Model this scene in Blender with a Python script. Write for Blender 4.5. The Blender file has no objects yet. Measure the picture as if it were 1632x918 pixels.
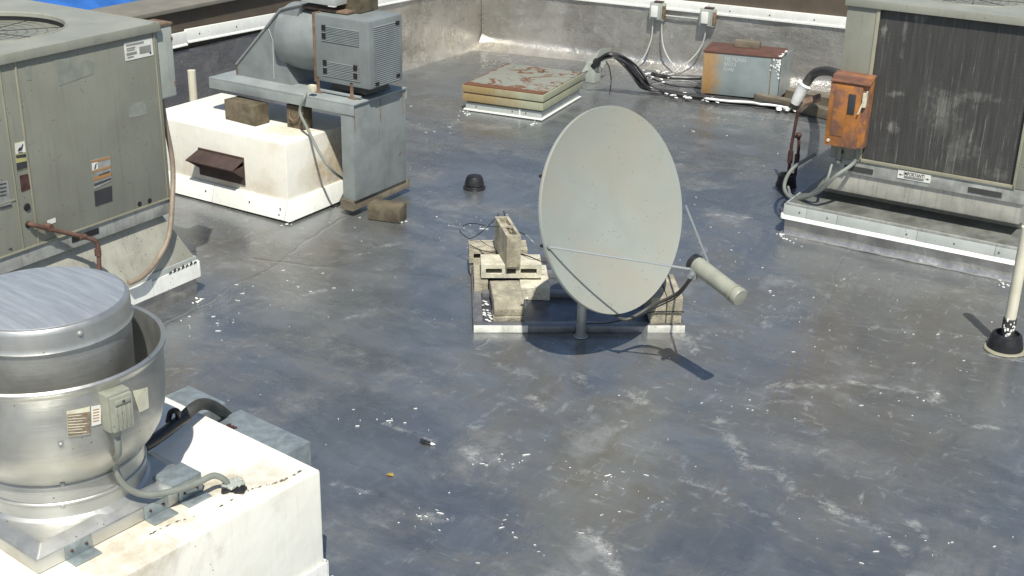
import bpy, bmesh, math, random
from mathutils import Vector, Matrix, Quaternion
random.seed(7)
rad = math.radians
scene = bpy.context.scene
COL = scene.collection

# ------------------------------------------------------------------ camera model (survey of the photograph)
H = 3.25
FPX = 2031.27
PIT, ROL, YAW = rad(22.7806), rad(1.2604), rad(31.5279)
Fv = Vector((-math.sin(YAW)*math.cos(PIT), math.cos(YAW)*math.cos(PIT), -math.sin(PIT)))
R0 = Vector((math.cos(YAW), math.sin(YAW), 0)); U0 = R0.cross(Fv)
Rv = math.cos(ROL)*R0 + math.sin(ROL)*U0
Uv = -math.sin(ROL)*R0 + math.cos(ROL)*U0
CAM = Vector((0, 0, H))
def ray(px, py): return Fv + Rv*((px-816)/FPX) - Uv*((py-459)/FPX)
def PZ(px, py, z=0.0):
    d = ray(px, py); return CAM + d*((z-H)/d.z)
def PX(px, py, x):
    d = ray(px, py); return CAM + d*(x/d.x)
def PY(px, py, y):
    d = ray(px, py); return CAM + d*(y/d.y)
def PP(px, py, c, n):
    d = ray(px, py); return CAM + d*((c-CAM).dot(n)/d.dot(n))
SUN_AZ, SUN_EL = rad(-52), rad(57)
SUN = Vector((math.cos(SUN_AZ)*math.cos(SUN_EL), math.sin(SUN_AZ)*math.cos(SUN_EL), math.sin(SUN_EL)))

# ------------------------------------------------------------------ node helpers
class NT:
    def __init__(self, name):
        self.m = bpy.data.materials.new(name); self.m.use_nodes = True
        self.t = self.m.node_tree; self.t.nodes.clear()
        self.out = self.t.nodes.new('ShaderNodeOutputMaterial')
        self.p = self.t.nodes.new('ShaderNodeBsdfPrincipled')
        self.t.links.new(self.p.outputs[0], self.out.inputs[0])
        self.tc = self.t.nodes.new('ShaderNodeTexCoord')
        self.oi = self.t.nodes.new('ShaderNodeObjectInfo')
    def link(self, a, b): self.t.links.new(a, b)
    def setin(self, s, v):
        if hasattr(v, 'links') or isinstance(v, bpy.types.NodeSocket): self.link(v, s)
        elif isinstance(v, (tuple, list)) and len(v) == 3 and s.type == 'RGBA': s.default_value = (*v, 1)
        else: s.default_value = v
    def coord(self, scale=(1, 1, 1), rnd=True, src='Object', rot=(0, 0, 0)):
        mp = self.t.nodes.new('ShaderNodeMapping')
        self.link(self.tc.outputs[src], mp.inputs[0])
        mp.inputs['Scale'].default_value = scale
        mp.inputs['Rotation'].default_value = rot
        if rnd:
            mu = self.math('MULTIPLY', self.oi.outputs['Random'], 37.0)
            c = self.t.nodes.new('ShaderNodeCombineXYZ')
            for i in range(3): self.link(mu, c.inputs[i])
            self.link(c.outputs[0], mp.inputs['Location'])
        return mp.outputs[0]
    def math(self, op, a, b=None, c=None, clamp=False):
        n = self.t.nodes.new('ShaderNodeMath'); n.operation = op; n.use_clamp = clamp
        self.setin(n.inputs[0], a)
        if b is not None: self.setin(n.inputs[1], b)
        if c is not None: self.setin(n.inputs[2], c)
        return n.outputs[0]
    def noise(self, vec, scale, detail=4, rough=.55, dist=0.0):
        n = self.t.nodes.new('ShaderNodeTexNoise')
        self.link(vec, n.inputs['Vector']); n.inputs['Scale'].default_value = scale
        n.inputs['Detail'].default_value = detail; n.inputs['Roughness'].default_value = rough
        n.inputs['Distortion'].default_value = dist
        return n.outputs['Fac']
    def vor(self, vec, scale, feature='F1', rnd=1.0):
        n = self.t.nodes.new('ShaderNodeTexVoronoi'); n.feature = feature
        self.link(vec, n.inputs['Vector']); n.inputs['Scale'].default_value = scale
        n.inputs['Randomness'].default_value = rnd
        return n.outputs['Distance']
    def ramp(self, v, a, b, lo=0.0, hi=1.0):
        n = self.t.nodes.new('ShaderNodeMapRange'); n.clamp = True; n.interpolation_type = 'SMOOTHSTEP'
        self.setin(n.inputs[0], v); n.inputs[1].default_value = a; n.inputs[2].default_value = b
        n.inputs[3].default_value = lo; n.inputs[4].default_value = hi
        return n.outputs[0]
    def mix(self, f, a, b, mode='MIX'):
        n = self.t.nodes.new('ShaderNodeMix'); n.data_type = 'RGBA'; n.blend_type = mode
        self.setin(n.inputs[0], f); self.setin(n.inputs[6], a); self.setin(n.inputs[7], b)
        return n.outputs[2]
    def bump(self, h, strength=.3, dist=.01, normal=None):
        n = self.t.nodes.new('ShaderNodeBump'); n.inputs['Strength'].default_value = strength
        n.inputs['Distance'].default_value = dist; self.link(h, n.inputs['Height'])
        if normal is not None: self.link(normal, n.inputs['Normal'])
        return n.outputs[0]
    def sep(self, vec):
        n = self.t.nodes.new('ShaderNodeSeparateXYZ'); self.link(vec, n.inputs[0]); return n.outputs
def mul(c, k): return tuple(min(1, x*k) for x in c)

def surf(name, col, rough=.5, metal=0.0, var=.12, vs=5.0, streak=0.0, stcol=None, rust=0.0, rcol=(.17, .06, .025),
         rscale=4.0, speck=0.0, spcol=(.03, .028, .025), bump=.15, bs=60.0, bd=.002, dent=0.0, spec=.5, tint=None):
    n = NT(name); v = n.coord()
    a = n.noise(v, vs, 6, .6, .3)
    c = n.mix(n.ramp(a, .3, .7), mul(col, 1-var), mul(col, 1+var))
    if tint is not None:
        c = n.mix(n.ramp(n.noise(v, vs*.4, 4, .6, .6), .45, .7), c, tint)
    if streak:
        sv = n.coord((14, 14, .9)); s = n.noise(sv, 3.0, 5, .7)
        c = n.mix(n.math('MULTIPLY', n.ramp(s, .48, .75), streak), c, stcol or mul(col, .45))
    rmask = None
    if rust:
        r = n.noise(v, rscale, 8, .68, .4)
        rmask = n.ramp(r, .72-rust*.4, .80-rust*.4)
        r2 = n.noise(v, rscale*6, 4, .6)
        c = n.mix(rmask, c, n.mix(r2, mul(rcol, .6), mul(rcol, 1.6)))
    if speck:
        d = n.vor(v, 38.0); k = n.noise(v, 9.0, 3)
        sm = n.math('MULTIPLY', n.ramp(d, .16, .08), n.ramp(k, .62-speck*.2, .68-speck*.2))
        c = n.mix(sm, c, spcol)
    n.setin(n.p.inputs['Base Color'], c)
    rr = n.math('ADD', n.math('MULTIPLY', n.math('SUBTRACT', a, .5), .35), rough, clamp=True)
    if rmask is not None:
        rr = n.math('MAXIMUM', rr, n.math('MULTIPLY', rmask, .85))
        n.setin(n.p.inputs['Metallic'], n.math('MULTIPLY', n.math('SUBTRACT', 1.0, rmask), metal))
    else: n.p.inputs['Metallic'].default_value = metal
    n.setin(n.p.inputs['Roughness'], rr)
    n.p.inputs['Specular IOR Level'].default_value = spec
    b = n.bump(n.noise(v, bs, 4, .6), bump, bd)
    if dent: b = n.bump(n.noise(v, 3.2, 3, .5), dent, .02, b)
    n.link(b, n.p.inputs['Normal'])
    return n.m

M = {}
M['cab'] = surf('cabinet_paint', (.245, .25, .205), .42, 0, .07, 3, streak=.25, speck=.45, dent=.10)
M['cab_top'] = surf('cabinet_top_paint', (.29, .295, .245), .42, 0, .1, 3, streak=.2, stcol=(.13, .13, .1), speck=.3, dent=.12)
M['cab_patch'] = surf('peeled_label_patch', (.25, .265, .225), .6, 0, .15, 14)
M['seam'] = surf('panel_seam_paint', (.30, .29, .215), .5)
M['rail'] = surf('galvanised_rail', (.36, .37, .345), .42, .2, .25, 8, streak=.35, stcol=(.12, .11, .09), dent=.2)
M['adapter_bright'] = surf('pale_galvanised_panel', (.50, .49, .43), .40, .25, .15, 5, streak=.55, stcol=(.26, .24, .18), speck=.6, spcol=(.12, .10, .07), dent=.3)
M['ledge'] = surf('dark_adapter_ledge', (.15, .155, .14), .5, .1, .3, 7, streak=0, dent=.2)  # darker grey than the panel above it
M['adapter'] = surf('galvanised_adapter', (.40, .395, .33), .45, .1, .18, 4, streak=.45, stcol=(.22, .20, .15), speck=.9, spcol=(.07, .045, .03), dent=.3)
M['white_flash'] = surf('white_flashing_paint', (.80, .81, .76), .45, 0, .05, 9, streak=.22, stcol=(.48, .46, .38), speck=.5, spcol=(.05, .045, .04), bump=.2, bs=25, dent=.15)
M['grey_flash'] = surf('unpainted_flashing', (.45, .48, .455), .4, .1, .08, 6, speck=.2)
M['cream'] = surf('cream_painted_metal', (.88, .865, .78), .5, 0, .05, 4, streak=.35, stcol=(.58, .49, .32), speck=.6, spcol=(.10, .07, .04), bump=.25, bs=20, bd=.004, dent=.2, tint=(.80, .73, .57))
M['galv'] = surf('galvanised_sheet', (.33, .38, .39), .4, .5, .18, 22, streak=.22, stcol=(.2, .19, .16), dent=.12)
M['bluegrey'] = surf('weathered_blue_grey_paint', (.235, .262, .258), .52, .1, .14, 6, streak=.45, stcol=(.30, .315, .30), rust=.16, rscale=3.5, rcol=(.20, .10, .05), dent=.2)
M['bluegrey2'] = surf('motor_cover_paint', (.215, .242, .24), .48, .1, .10, 6, streak=.2, stcol=(.28, .27, .23), rust=.1, rscale=5, rcol=(.22, .10, .05), dent=.08)
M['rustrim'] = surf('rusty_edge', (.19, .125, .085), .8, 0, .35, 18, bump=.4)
M['plate'] = surf('dusty_blue_grey_plate', (.30, .335, .33), .6, .1, .12, 5, streak=.2, stcol=(.22, .19, .13), rust=.2, rscale=3, rcol=(.26, .2, .13))
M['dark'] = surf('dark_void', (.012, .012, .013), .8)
M['black'] = surf('black_rubber', (.018, .018, .02), .42, 0, .3, 20, bump=.4)
M['blackdusty'] = surf('dusty_black_sleeve', (.05, .05, .045), .65, 0, .4, 12, bump=.5)
M['cable'] = surf('black_cable', (.025, .025, .027), .4, 0, .35, 30)
M['whiteblob'] = surf('white_coating_blob', (.82, .83, .80), .4, 0, .04, 10, bump=.5, bs=30, bd=.006)
M['greyflex'] = surf('grey_conduit_jacket', (.20, .215, .19), .5, 0, .12, 8, speck=.3)
M['tanconduit'] = surf('tan_conduit', (.25, .20, .15), .55, 0, .2, 9, streak=.3)
M['concrete'] = surf('concrete_block', (.40, .37, .28), .92, 0, .30, 14, streak=.25, bump=1.0, bs=110, bd=.008, speck=1.0, spcol=(.12, .10, .07), tint=(.29, .265, .20))
M['concrete_pale'] = surf('pale_concrete_block', (.60, .575, .46), .92, 0, .2, 12, bump=1.0, bs=110, bd=.007, speck=1.0, spcol=(.12, .10, .07))
M['wood'] = surf('weathered_wood', (.115, .095, .062), .85, 0, .35, 11, bump=.5, bs=40, bd=.004, speck=.4)
M['wood_pale'] = surf('pale_weathered_wood', (.17, .145, .105), .85, 0, .3, 6, bump=.5, bs=40, bd=.004, speck=.4)
M['rustpipe'] = surf('rusty_pipe', (.115, .062, .045), .75, .1, .35, 14, bump=.4)
M['brownpipe'] = surf('brown_pipe', (.075, .035, .03), .6, .1, .35, 14, bump=.4)
M['orange'] = surf('orange_rusted_paint', (.36, .145, .035), .7, 0, .30, 5, streak=.3, stcol=(.20, .085, .05), rust=.72, rcol=(.17, .085, .06), rscale=2.2, bump=.4)
M['orangetop'] = surf('dark_rust_top', (.17, .08, .05), .8, 0, .3, 9, bump=.4)
M['disc'] = surf('pale_grey_enclosure', (.36, .39, .35), .5, 0, .08, 6, speck=.4, streak=.2)
M['chalk'] = surf('chalk', (.45, .48, .47), .9, 0, .3, 60)
M['white'] = surf('white_paper_label', (.72, .72, .66), .6, 0, .08, 20)
M['creamlabel'] = surf('cream_paper_label', (.62, .60, .46), .7, 0, .15, 20)
M['ink'] = surf('label_ink', (.06, .06, .06), .7)
M['inkgrey'] = surf('label_grey_ink', (.25, .25, .23), .7)
M['inkbrown'] = surf('label_brown_ink', (.22, .17, .12), .7, 0, .3, 60)
M['labelorange'] = surf('label_orange_band', (.42, .22, .08), .6)
M['labelyellow'] = surf('label_yellow_band', (.40, .38, .16), .6)
M['labeldark'] = surf('label_dark_plate', (.045, .045, .05), .4)
M['dish'] = surf('dish_paint', (.30, .33, .30), .6, 0, .06, 2.6, streak=.22, stcol=(.34, .315, .25), speck=.6, spcol=(.12, .12, .09), bump=.08, dent=.06, tint=(.325, .315, .265))
M['strut'] = surf('strut_grey', (.33, .36, .36), .4, .4, .05)
M['strutdark'] = surf('strut_dark', (.07, .07, .065), .5, .2, .1)
M['lnb'] = surf('feed_horn_paint', (.30, .31, .25), .5, 0, .15, 9, speck=.4)
M['steel'] = surf('galvanised_mast', (.36, .37, .36), .45, .4, .2, 10)
M['tray'] = surf('aluminium_coated_frame', (.22, .225, .235), .42, .5, .25, 8, dent=.5, bump=.4, bs=25)
M['trayfloor'] = surf('tray_floor_coating', (.14, .15, .18), .35, .6, .35, 8, dent=.6)
M['traywhite'] = surf('paint_splashed_edge', (.66, .66, .60), .55, .1, .25, 12, rust=.25, rcol=(.12, .11, .10), rscale=14, bump=.5, bs=30)
M['pvc'] = surf('cream_plastic_pipe', (.66, .63, .50), .4, 0, .08, 7, streak=.2, stcol=(.4, .36, .26))
M['brownwall'] = surf('dark_brown_wall_cladding', (.085, .068, .05), .8, 0, .2, 3, streak=.5, stcol=(.13, .075, .04), bump=.3)
M['coping'] = surf('tan_coping', (.20, .185, .15), .75, 0, .12, 4)
M['tarp'] = surf('blue_tarp', (.03, .13, .42), .5, 0, .15, 6, dent=.6)
M['city'] = surf('ground_asphalt', (.06, .06, .06), .9, 0, .2, .2)
M['nroof'] = surf('neighbouring_gravel', (.14, .13, .12), .9, 0, .2, 3)
M['leaf'] = surf('dry_leaf', (.35, .24, .06), .7)

def mat_spun():                       # spun aluminium of the exhaust fan
    n = NT('spun_aluminium'); v = n.coord(rnd=False)
    s = n.sep(v)
    a = n.noise(v, 4, 5, .6, .4); rings = n.noise(n.coord((1.2, 1.2, 60)), 2.0, 4, .6)
    c = n.mix(n.ramp(a, .3, .75), (.50, .50, .46), (.60, .605, .58))
    c = n.mix(n.math('MULTIPLY', n.ramp(n.noise(v, 2.3, 5, .7, 1.0), .52, .75), .45), c, (.43, .39, .31))
    sp = n.math('MULTIPLY', n.ramp(n.vor(v, 30), .12, .05), n.ramp(n.noise(v, 8, 2), .58, .62))
    c = n.mix(sp, c, (.1, .08, .06))
    n.setin(n.p.inputs['Base Color'], c); n.p.inputs['Metallic'].default_value = .82
    n.setin(n.p.inputs['Roughness'], n.ramp(n.noise(v, 7, 6, .7, .5), .3, .7, .34, .52))
    b = n.bump(rings, .28, .003); b = n.bump(n.noise(v, 4, 3, .5, .3), .16, .02, b)
    n.link(b, n.p.inputs['Normal'])
    return n.m
M['spun'] = mat_spun()
def mat_captop():                     # brushed, streaked lid of the fan
    n = NT('brushed_lid_aluminium')
    st = n.noise(n.coord((1.2, 17, 1), False, rot=(0, 0, rad(-32))), 3, 7, .68, .4)
    v = n.coord(rnd=False); a = n.noise(v, 3, 5, .6, .5)
    c = n.mix(n.ramp(st, .3, .72), (.42, .45, .475), (.53, .56, .575))
    c = n.mix(n.math('MULTIPLY', n.ramp(a, .4, .75), .5), c, (.36, .38, .42))
    n.setin(n.p.inputs['Base Color'], c); n.p.inputs['Metallic'].default_value = .55
    n.setin(n.p.inputs['Roughness'], n.ramp(st, .2, .8, .42, .6))
    n.link(n.bump(st, .1, .002), n.p.inputs['Normal'])
    return n.m
M['captop'] = mat_captop()

def mat_membrane(name, kind='roof'):
    """aluminium roof coating brushed over a dark membrane"""
    n = NT(name); v = n.coord(rnd=False, src='Object'); roofy = kind == 'roof'
    def vm(op, a, b=None, out=0):
        q = n.t.nodes.new('ShaderNodeVectorMath'); q.operation = op
        for i, x in enumerate((a, b)):
            if x is None: continue
            if isinstance(x, bpy.types.NodeSocket): n.link(x, q.inputs[i])
            else: q.inputs[i].default_value = x
        return q.outputs[out]
    warp = n.t.nodes.new('ShaderNodeTexNoise'); n.link(v, warp.inputs['Vector']); warp.inputs['Scale'].default_value = .7
    warp.inputs['Detail'].default_value = 4; warp.inputs['Roughness'].default_value = .6
    w = vm('ADD', v, vm('MULTIPLY', vm('SUBTRACT', warp.outputs['Color'], (.5, .5, .5)), (.45, .45, .2)))
    def stretched(sx, sy, sz, ang):
        mp = n.t.nodes.new('ShaderNodeMapping'); n.link(w, mp.inputs[0])
        mp.inputs['Scale'].default_value = (sx, sy, sz); mp.inputs['Rotation'].default_value = (0, 0, rad(ang)); return mp.outputs[0]
    st = [n.noise(stretched(1, 3.0, 3, 28), .9, 10, .66), n.noise(stretched(3.4, 1, 3, 8), .85, 10, .66), n.noise(stretched(1, 2.6, 3, -38), 1.0, 10, .68)]
    s1 = n.ramp(n.noise(v, .8, 3), .45, .55); s2 = n.ramp(n.noise(n.coord((1, 1, 1), False, rot=(0, 0, 1)), 1.1, 3), .47, .55)
    def lerp(f, a, b): return n.math('ADD', n.math('MULTIPLY', a, n.math('SUBTRACT', 1.0, f)), n.math('MULTIPLY', b, f))
    br = lerp(s2, lerp(s1, st[0], st[1]), st[2])
    big = n.noise(w, .5, 6, .6); mid = n.noise(w, 2.0, 9, .68); fine = n.noise(v, 24, 5, .65); blot = n.noise(w, 5.5, 6, .65)
    if roofy: cool, warm = (.365, .388, .400), (.140, .130, .108)
    elif kind == 'dark': cool, warm = (.20, .20, .215), (.22, .215, .21)
    else: cool, warm = (.60, .58, .53), (.50, .47, .40)
    wf = n.ramp(n.math('ADD', big, n.math('MULTIPLY', n.math('SUBTRACT', mid, .5), .5)), .42, .66)
    def attr(nm):
        q = n.t.nodes.new('ShaderNodeAttribute'); q.attribute_name = nm; return q.outputs['Fac']
    if roofy: wf = n.math('MAXIMUM', wf, n.math('MULTIPLY', attr('warm_coat_reflection'), n.ramp(mid, .25, .6, .6, 1.0)))
    if roofy: wf = n.math('MULTIPLY', wf, n.ramp(st[1], .34, .60, .45, 1.0))
    c = n.mix(wf, cool, warm)
    k = .66 if roofy else .72
    c = n.mix(n.math('MULTIPLY', n.ramp(br, .62, .40), .6), c, n.mix(.5, c, mul(cool, .30)))
    c = n.mix(n.math('MULTIPLY', n.ramp(mid, .52, .72), .45), c, mul(cool, 1.35))
    tex = n.noise(stretched(3, 9, 3, 24), 2.2, 8, .72); tex2 = n.noise(stretched(8, 3, 3, 12), 2.0, 8, .72)
    c = n.mix(n.math('MULTIPLY', n.ramp(n.math('MAXIMUM', tex, tex2), .56, .72), .55), c, mul(cool, 1.5))
    c = n.mix(n.math('MULTIPLY', n.ramp(n.math('MINIMUM', tex, tex2), .44, .30), .35), c, mul(cool, .45))
    c = n.mix(n.math('MULTIPLY', n.ramp(n.noise(w, 1.0, 7, .62), .56, .62), .40), c, n.mix(.5, c, mul(cool, .25)))
    weave = n.math('MULTIPLY', n.math('SINE', n.math('MULTIPLY', n.sep(v)[0], 330.0)), n.math('SINE', n.math('MULTIPLY', n.sep(v)[1], 390.0)))
    scuff = n.math('MULTIPLY', n.ramp(n.noise(stretched(2.2, .8, 1, 60), 1.5, 8, .66), .64, .70), .7)
    if roofy:
        wn = w; sc2 = n.ramp(n.math('ADD', attr('scuff'), n.math('MULTIPLY', n.math('SUBTRACT', n.noise(v, 9, 6, .7), .5), 2.0)), .45, .95)
        scuff = n.math('MAXIMUM', scuff, sc2)
    scuff = n.math('MULTIPLY', scuff, n.math('ADD', .50, n.math('MULTIPLY', weave, .35)))
    scuff = n.math('MULTIPLY', scuff, n.ramp(fine, .32, .58))
    flake_glint = n.math('MULTIPLY', n.ramp(n.vor(v, 21.0), .13, .07), n.ramp(n.noise(v, 2.6, 4, .7), .60, .64))  # white dots for coating flakes, with surface glitter painted in
    c = n.mix(n.math('MULTIPLY', scuff, .75 if roofy else .4), c, (.50, .51, .48))
    c = n.mix(flake_glint, c, (.85, .85, .82))
    n.setin(n.p.inputs['Base Color'], c)
    base_m = n.math('SUBTRACT', .80, n.math('MULTIPLY', wf, .50)) if roofy else (.7 if kind == 'wall' else .45)
    n.setin(n.p.inputs['Metallic'], n.math('SUBTRACT', base_m, n.math('MULTIPLY', n.math('MAXIMUM', scuff, flake_glint), .5), clamp=True))
    r = n.math('ADD', n.math('ADD', n.ramp(br, .3, .7, .17, .31), n.ramp(big, .35, .65, .09, -.03)), n.math('MULTIPLY', n.math('SUBTRACT', fine, .5), .12))
    if not roofy: r = n.math('ADD', r, .02)
    n.setin(n.p.inputs['Roughness'], n.math('ADD', r, n.math('MULTIPLY', scuff, .2), clamp=True))
    hgt = n.math('ADD', n.math('MULTIPLY', br, .5), n.math('MULTIPLY', mid, .7))
    b = n.bump(hgt, .20 if roofy else 1.0, .02 if roofy else .035)
    if roofy:
        px, py = n.sep(wn)[0], n.sep(wn)[1]
        for (ux, uy, f) in ((1.0, .18, .55), (-.35, 1.0, .31)):
            sy = n.math('ABSOLUTE', n.math('SUBTRACT', n.math('FRACT', n.math('MULTIPLY', n.math('ADD', n.math('MULTIPLY', px, ux), n.math('MULTIPLY', py, uy)), f)), .5))
            b = n.bump(n.ramp(sy, .0, .010), .30, .008, b)
    b = n.bump(blot, .10, .006, b)
    b = n.bump(n.math('ADD', fine, n.math('MULTIPLY', scuff, weave)), .22, .004, b)
    n.link(b, n.p.inputs['Normal'])
    return n.m
M['roof'] = mat_membrane('aluminium_roof_coating')
M['wallmem'] = mat_membrane('aluminium_wall_coating', 'wall')
M['foil'] = surf('wrinkled_silver_foil', (.60, .565, .51), .30, .85, .18, 6, bump=.5, bs=14, bd=.012, dent=.9, streak=.2)
M['cove'] = surf('silver_cove', (.62, .61, .56), .30, .75, .08, 5, bump=.15, bs=20)
M['darkmem'] = mat_membrane('dark_wall_membrane', 'dark')

def mat_coil():
    n = NT('condenser_coil_fins'); v = n.coord(rnd=False); s = n.sep(v)
    fins = n.math('SINE', n.math('MULTIPLY', s[0], 700.0)); tubes = n.math('SINE', n.math('MULTIPLY', s[2], 250.0))
    st = n.noise(n.coord((30, 1, 1.1), False), 2.4, 8, .75); st2 = n.noise(n.coord((9, 1, .7), False), 2.0, 6, .65); bl = n.noise(v, 2.2, 6, .6, .3); bl2 = n.noise(v, 11, 6, .7, .4)
    c = n.mix(n.ramp(st, .3, .72), (.042, .042, .041), (.080, .079, .075))
    c = n.mix(n.math('MULTIPLY', n.ramp(tubes, .2, 1.0), .08), c, (.045, .042, .04))
    lines = n.math('MULTIPLY', n.ramp(st, .57, .66), n.ramp(st2, .42, .60))
    c = n.mix(n.math('MULTIPLY', lines, .75), c, (.32, .31, .27))
    haze = n.math('MULTIPLY', n.math('MULTIPLY', n.ramp(bl, .52, .70), n.ramp(st2, .40, .60)), .30)
    c = n.mix(haze, c, (.27, .26, .23))
    for (px, py, rx, rz, k) in ((1510, 165, .16, .16, .75), (1560, 155, .22, .035, .7), (1428, 150, .075, .030, 1.0), (1424, 204, .05, .045, .9), (1531, 235, .13, .12, .5), (1408, 50, .025, .07, .9), (1590, 278, .09, .05, .6), (1440, 60, .02, .16, .6), (1466, 28, .05, .04, .5)):
        p = PY(px, py, 8.75)-Vector(((-2.70-1.335)/2, 0, .26))
        dx = n.math('DIVIDE', n.math('SUBTRACT', s[0], p.x), rx); dz = n.math('DIVIDE', n.math('SUBTRACT', s[2], p.z), rz)
        d = n.math('ADD', n.math('MULTIPLY', dx, dx), n.math('MULTIPLY', dz, dz))
        f = n.math('MULTIPLY', n.ramp(n.math('ADD', d, n.math('MULTIPLY', n.math('SUBTRACT', bl2, .5), 5.0)), -.3, 1.1, 1, 0), n.ramp(st, .34, .66, .15, 1))
        c = n.mix(n.math('MULTIPLY', f, k*.7), c, (.36, .35, .31))
    n.setin(n.p.inputs['Base Color'], c); n.p.inputs['Roughness'].default_value = .65; n.p.inputs['Metallic'].default_value = .15
    n.link(n.bump(n.math('ADD', n.math('MULTIPLY', fins, .5), n.math('MULTIPLY', tubes, .3)), .15, .002), n.p.inputs['Normal'])
    return n.m
M['coil'] = mat_coil()

def mat_stained(name, spots, zt, scol):
    n = NT(name); v = n.coord(rnd=False); s_ = n.sep(v)
    a = n.noise(v, 4, 7, .65, .5); f = n.noise(v, 22, 6, .7)
    c = n.mix(n.ramp(a, .3, .7), (.88, .87, .79), (.83, .81, .71))
    def near(x, y, z, r, amp):
        q = n.t.nodes.new('ShaderNodeVectorMath'); q.operation = 'DISTANCE'; n.link(v, q.inputs[0]); q.inputs[1].default_value = (x, y, z)
        return n.ramp(n.math('ADD', n.math('DIVIDE', q.outputs['Value'], r), n.math('MULTIPLY', n.math('SUBTRACT', a, .5), amp)), .15, 1.0, 1, 0)
    for (x, y, z_, r, k) in spots:
        m = n.math('MULTIPLY', near(x, y, z_, r, 2.6), n.ramp(f, .25, .65, .45, 1.0))
        c = n.mix(n.math('MULTIPLY', m, k), c, scol)
    sv = n.noise(n.coord((14, 14, .9), False), 3.0, 5, .7)
    c = n.mix(n.math('MULTIPLY', n.ramp(sv, .5, .75), .3), c, (.60, .56, .44))
    sp = n.math('MULTIPLY', n.ramp(n.vor(v, 30), .10, .05), n.ramp(n.noise(v, 7, 3), .55, .6))
    c = n.mix(sp, c, (.10, .07, .04))
    n.setin(n.p.inputs['Base Color'], c); n.p.inputs['Roughness'].default_value = .5
    b = n.bump(n.noise(v, 18, 5, .6), .3, .004); b = n.bump(n.noise(v, 3, 3), .3, .03, b); n.link(b, n.p.inputs['Normal'])
    return n.m
ZB = .555
M['cream_stained'] = mat_stained('stained_cream_curb_paint', ((.40, .28, ZB, .16, .8), (.36, .02, ZB, .32, .75), (.50, -.25, ZB, .30, .7), (.52, .48, ZB, .16, .6), (.35, -.6, ZB, .3, .5), (.1, -.2, ZB, .3, .5)), ZB, (.42, .36, .25))
M['cream_rusty'] = mat_stained('rust_stained_cream_paint', ((.73, .18, .32, .36, .8), (.73, -.15, .22, .22, .35), (.12, -.43, .17, .20, .6), (.50, -.43, .16, .26, .45), (.45, -.10, .585, .26, .6), (-.3, -.43, .18, .3, .35), (.62, -.40, .56, .12, .3)), .585, (.50, .37, .20))
def mat_axisrust(name, col, axis, lo, hi, rcol, amt=1.0, rough=.55, scale=5):
    """paint rusting from one end of the piece: rust is there at coordinate lo and gone at hi"""
    n = NT(name); v = n.coord(rnd=False); s = n.sep(v)
    a = n.noise(v, scale, 8, .65, .3)
    k = n.ramp(s[axis], lo, hi, 1.0, 0.0)
    mask = n.math('MULTIPLY', n.math('ADD', n.math('MULTIPLY', n.ramp(n.math('ADD', n.math('MULTIPLY', k, .75), a), .55, 1.15), .75), n.math('MULTIPLY', n.ramp(n.noise(n.coord((10, 10, 1.2), False), 2.5, 6, .7), .52, .72), n.math('MULTIPLY', k, .6)), clamp=True), amt)
    c = n.mix(n.ramp(n.noise(v, 4, 5), .3, .7), mul(col, .88), mul(col, 1.1))
    c = n.mix(n.math('MULTIPLY', n.ramp(n.noise(n.coord((14, 14, .9), False), 3, 5, .7), .5, .75), .3), c, mul(col, .6))
    c = n.mix(mask, c, n.mix(n.noise(v, 30, 3), mul(rcol, .7), mul(rcol, 1.4)))
    n.setin(n.p.inputs['Base Color'], c); n.p.inputs['Roughness'].default_value = rough
    n.link(n.bump(n.noise(v, 60, 4), .2, .002), n.p.inputs['Normal'])
    return n.m
def mat_hatchtop():
    n = NT('peeling_hatch_lid'); v = n.coord(rnd=False)
    a = n.noise(v, 2.3, 7, .6, 1.2); b2 = n.noise(v, 7, 6, .7, .5); s = n.sep(v)
    edge = n.math('MAXIMUM', n.ramp(s[1], -.50, -.28, 1, 0), n.ramp(s[0], -.46, -.30, .9, 0))
    c = n.mix(b2, (.20, .21, .175), (.28, .285, .235))
    line = n.ramp(n.math('ABSOLUTE', n.math('SUBTRACT', a, .53)), .05, .02)
    m = n.math('MAXIMUM', n.ramp(n.math('ADD', n.math('MULTIPLY', edge, .50), b2), .70, .85), n.math('MULTIPLY', line, n.ramp(b2, .42, .5)))
    c = n.mix(m, c, n.mix(b2, (.085, .036, .022), (.21, .095, .045)))
    n.setin(n.p.inputs['Base Color'], c); n.p.inputs['Roughness'].default_value = .7
    n.link(n.bump(n.math('ADD', m, b2), .4, .004), n.p.inputs['Normal'])
    return n.m
M['hatchtop'] = mat_hatchtop()
M['hatchside'] = mat_axisrust('hatch_side_paint', (.32, .335, .235), 0, -.47, .45, (.30, .18, .05), .9)
M['enc_side'] = mat_axisrust('enclosure_side_paint', (.235, .28, .28), 0, -.375, -.10, (.38, .20, .05), .95)
M['enc_top'] = surf('maroon_rust_top', (.115, .055, .040), .7, 0, .2, 6, bump=.3)
M['hoodmat'] = surf('brown_rusted_hood', (.065, .042, .036), .7, .1, .25, 8, bump=.3)

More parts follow.
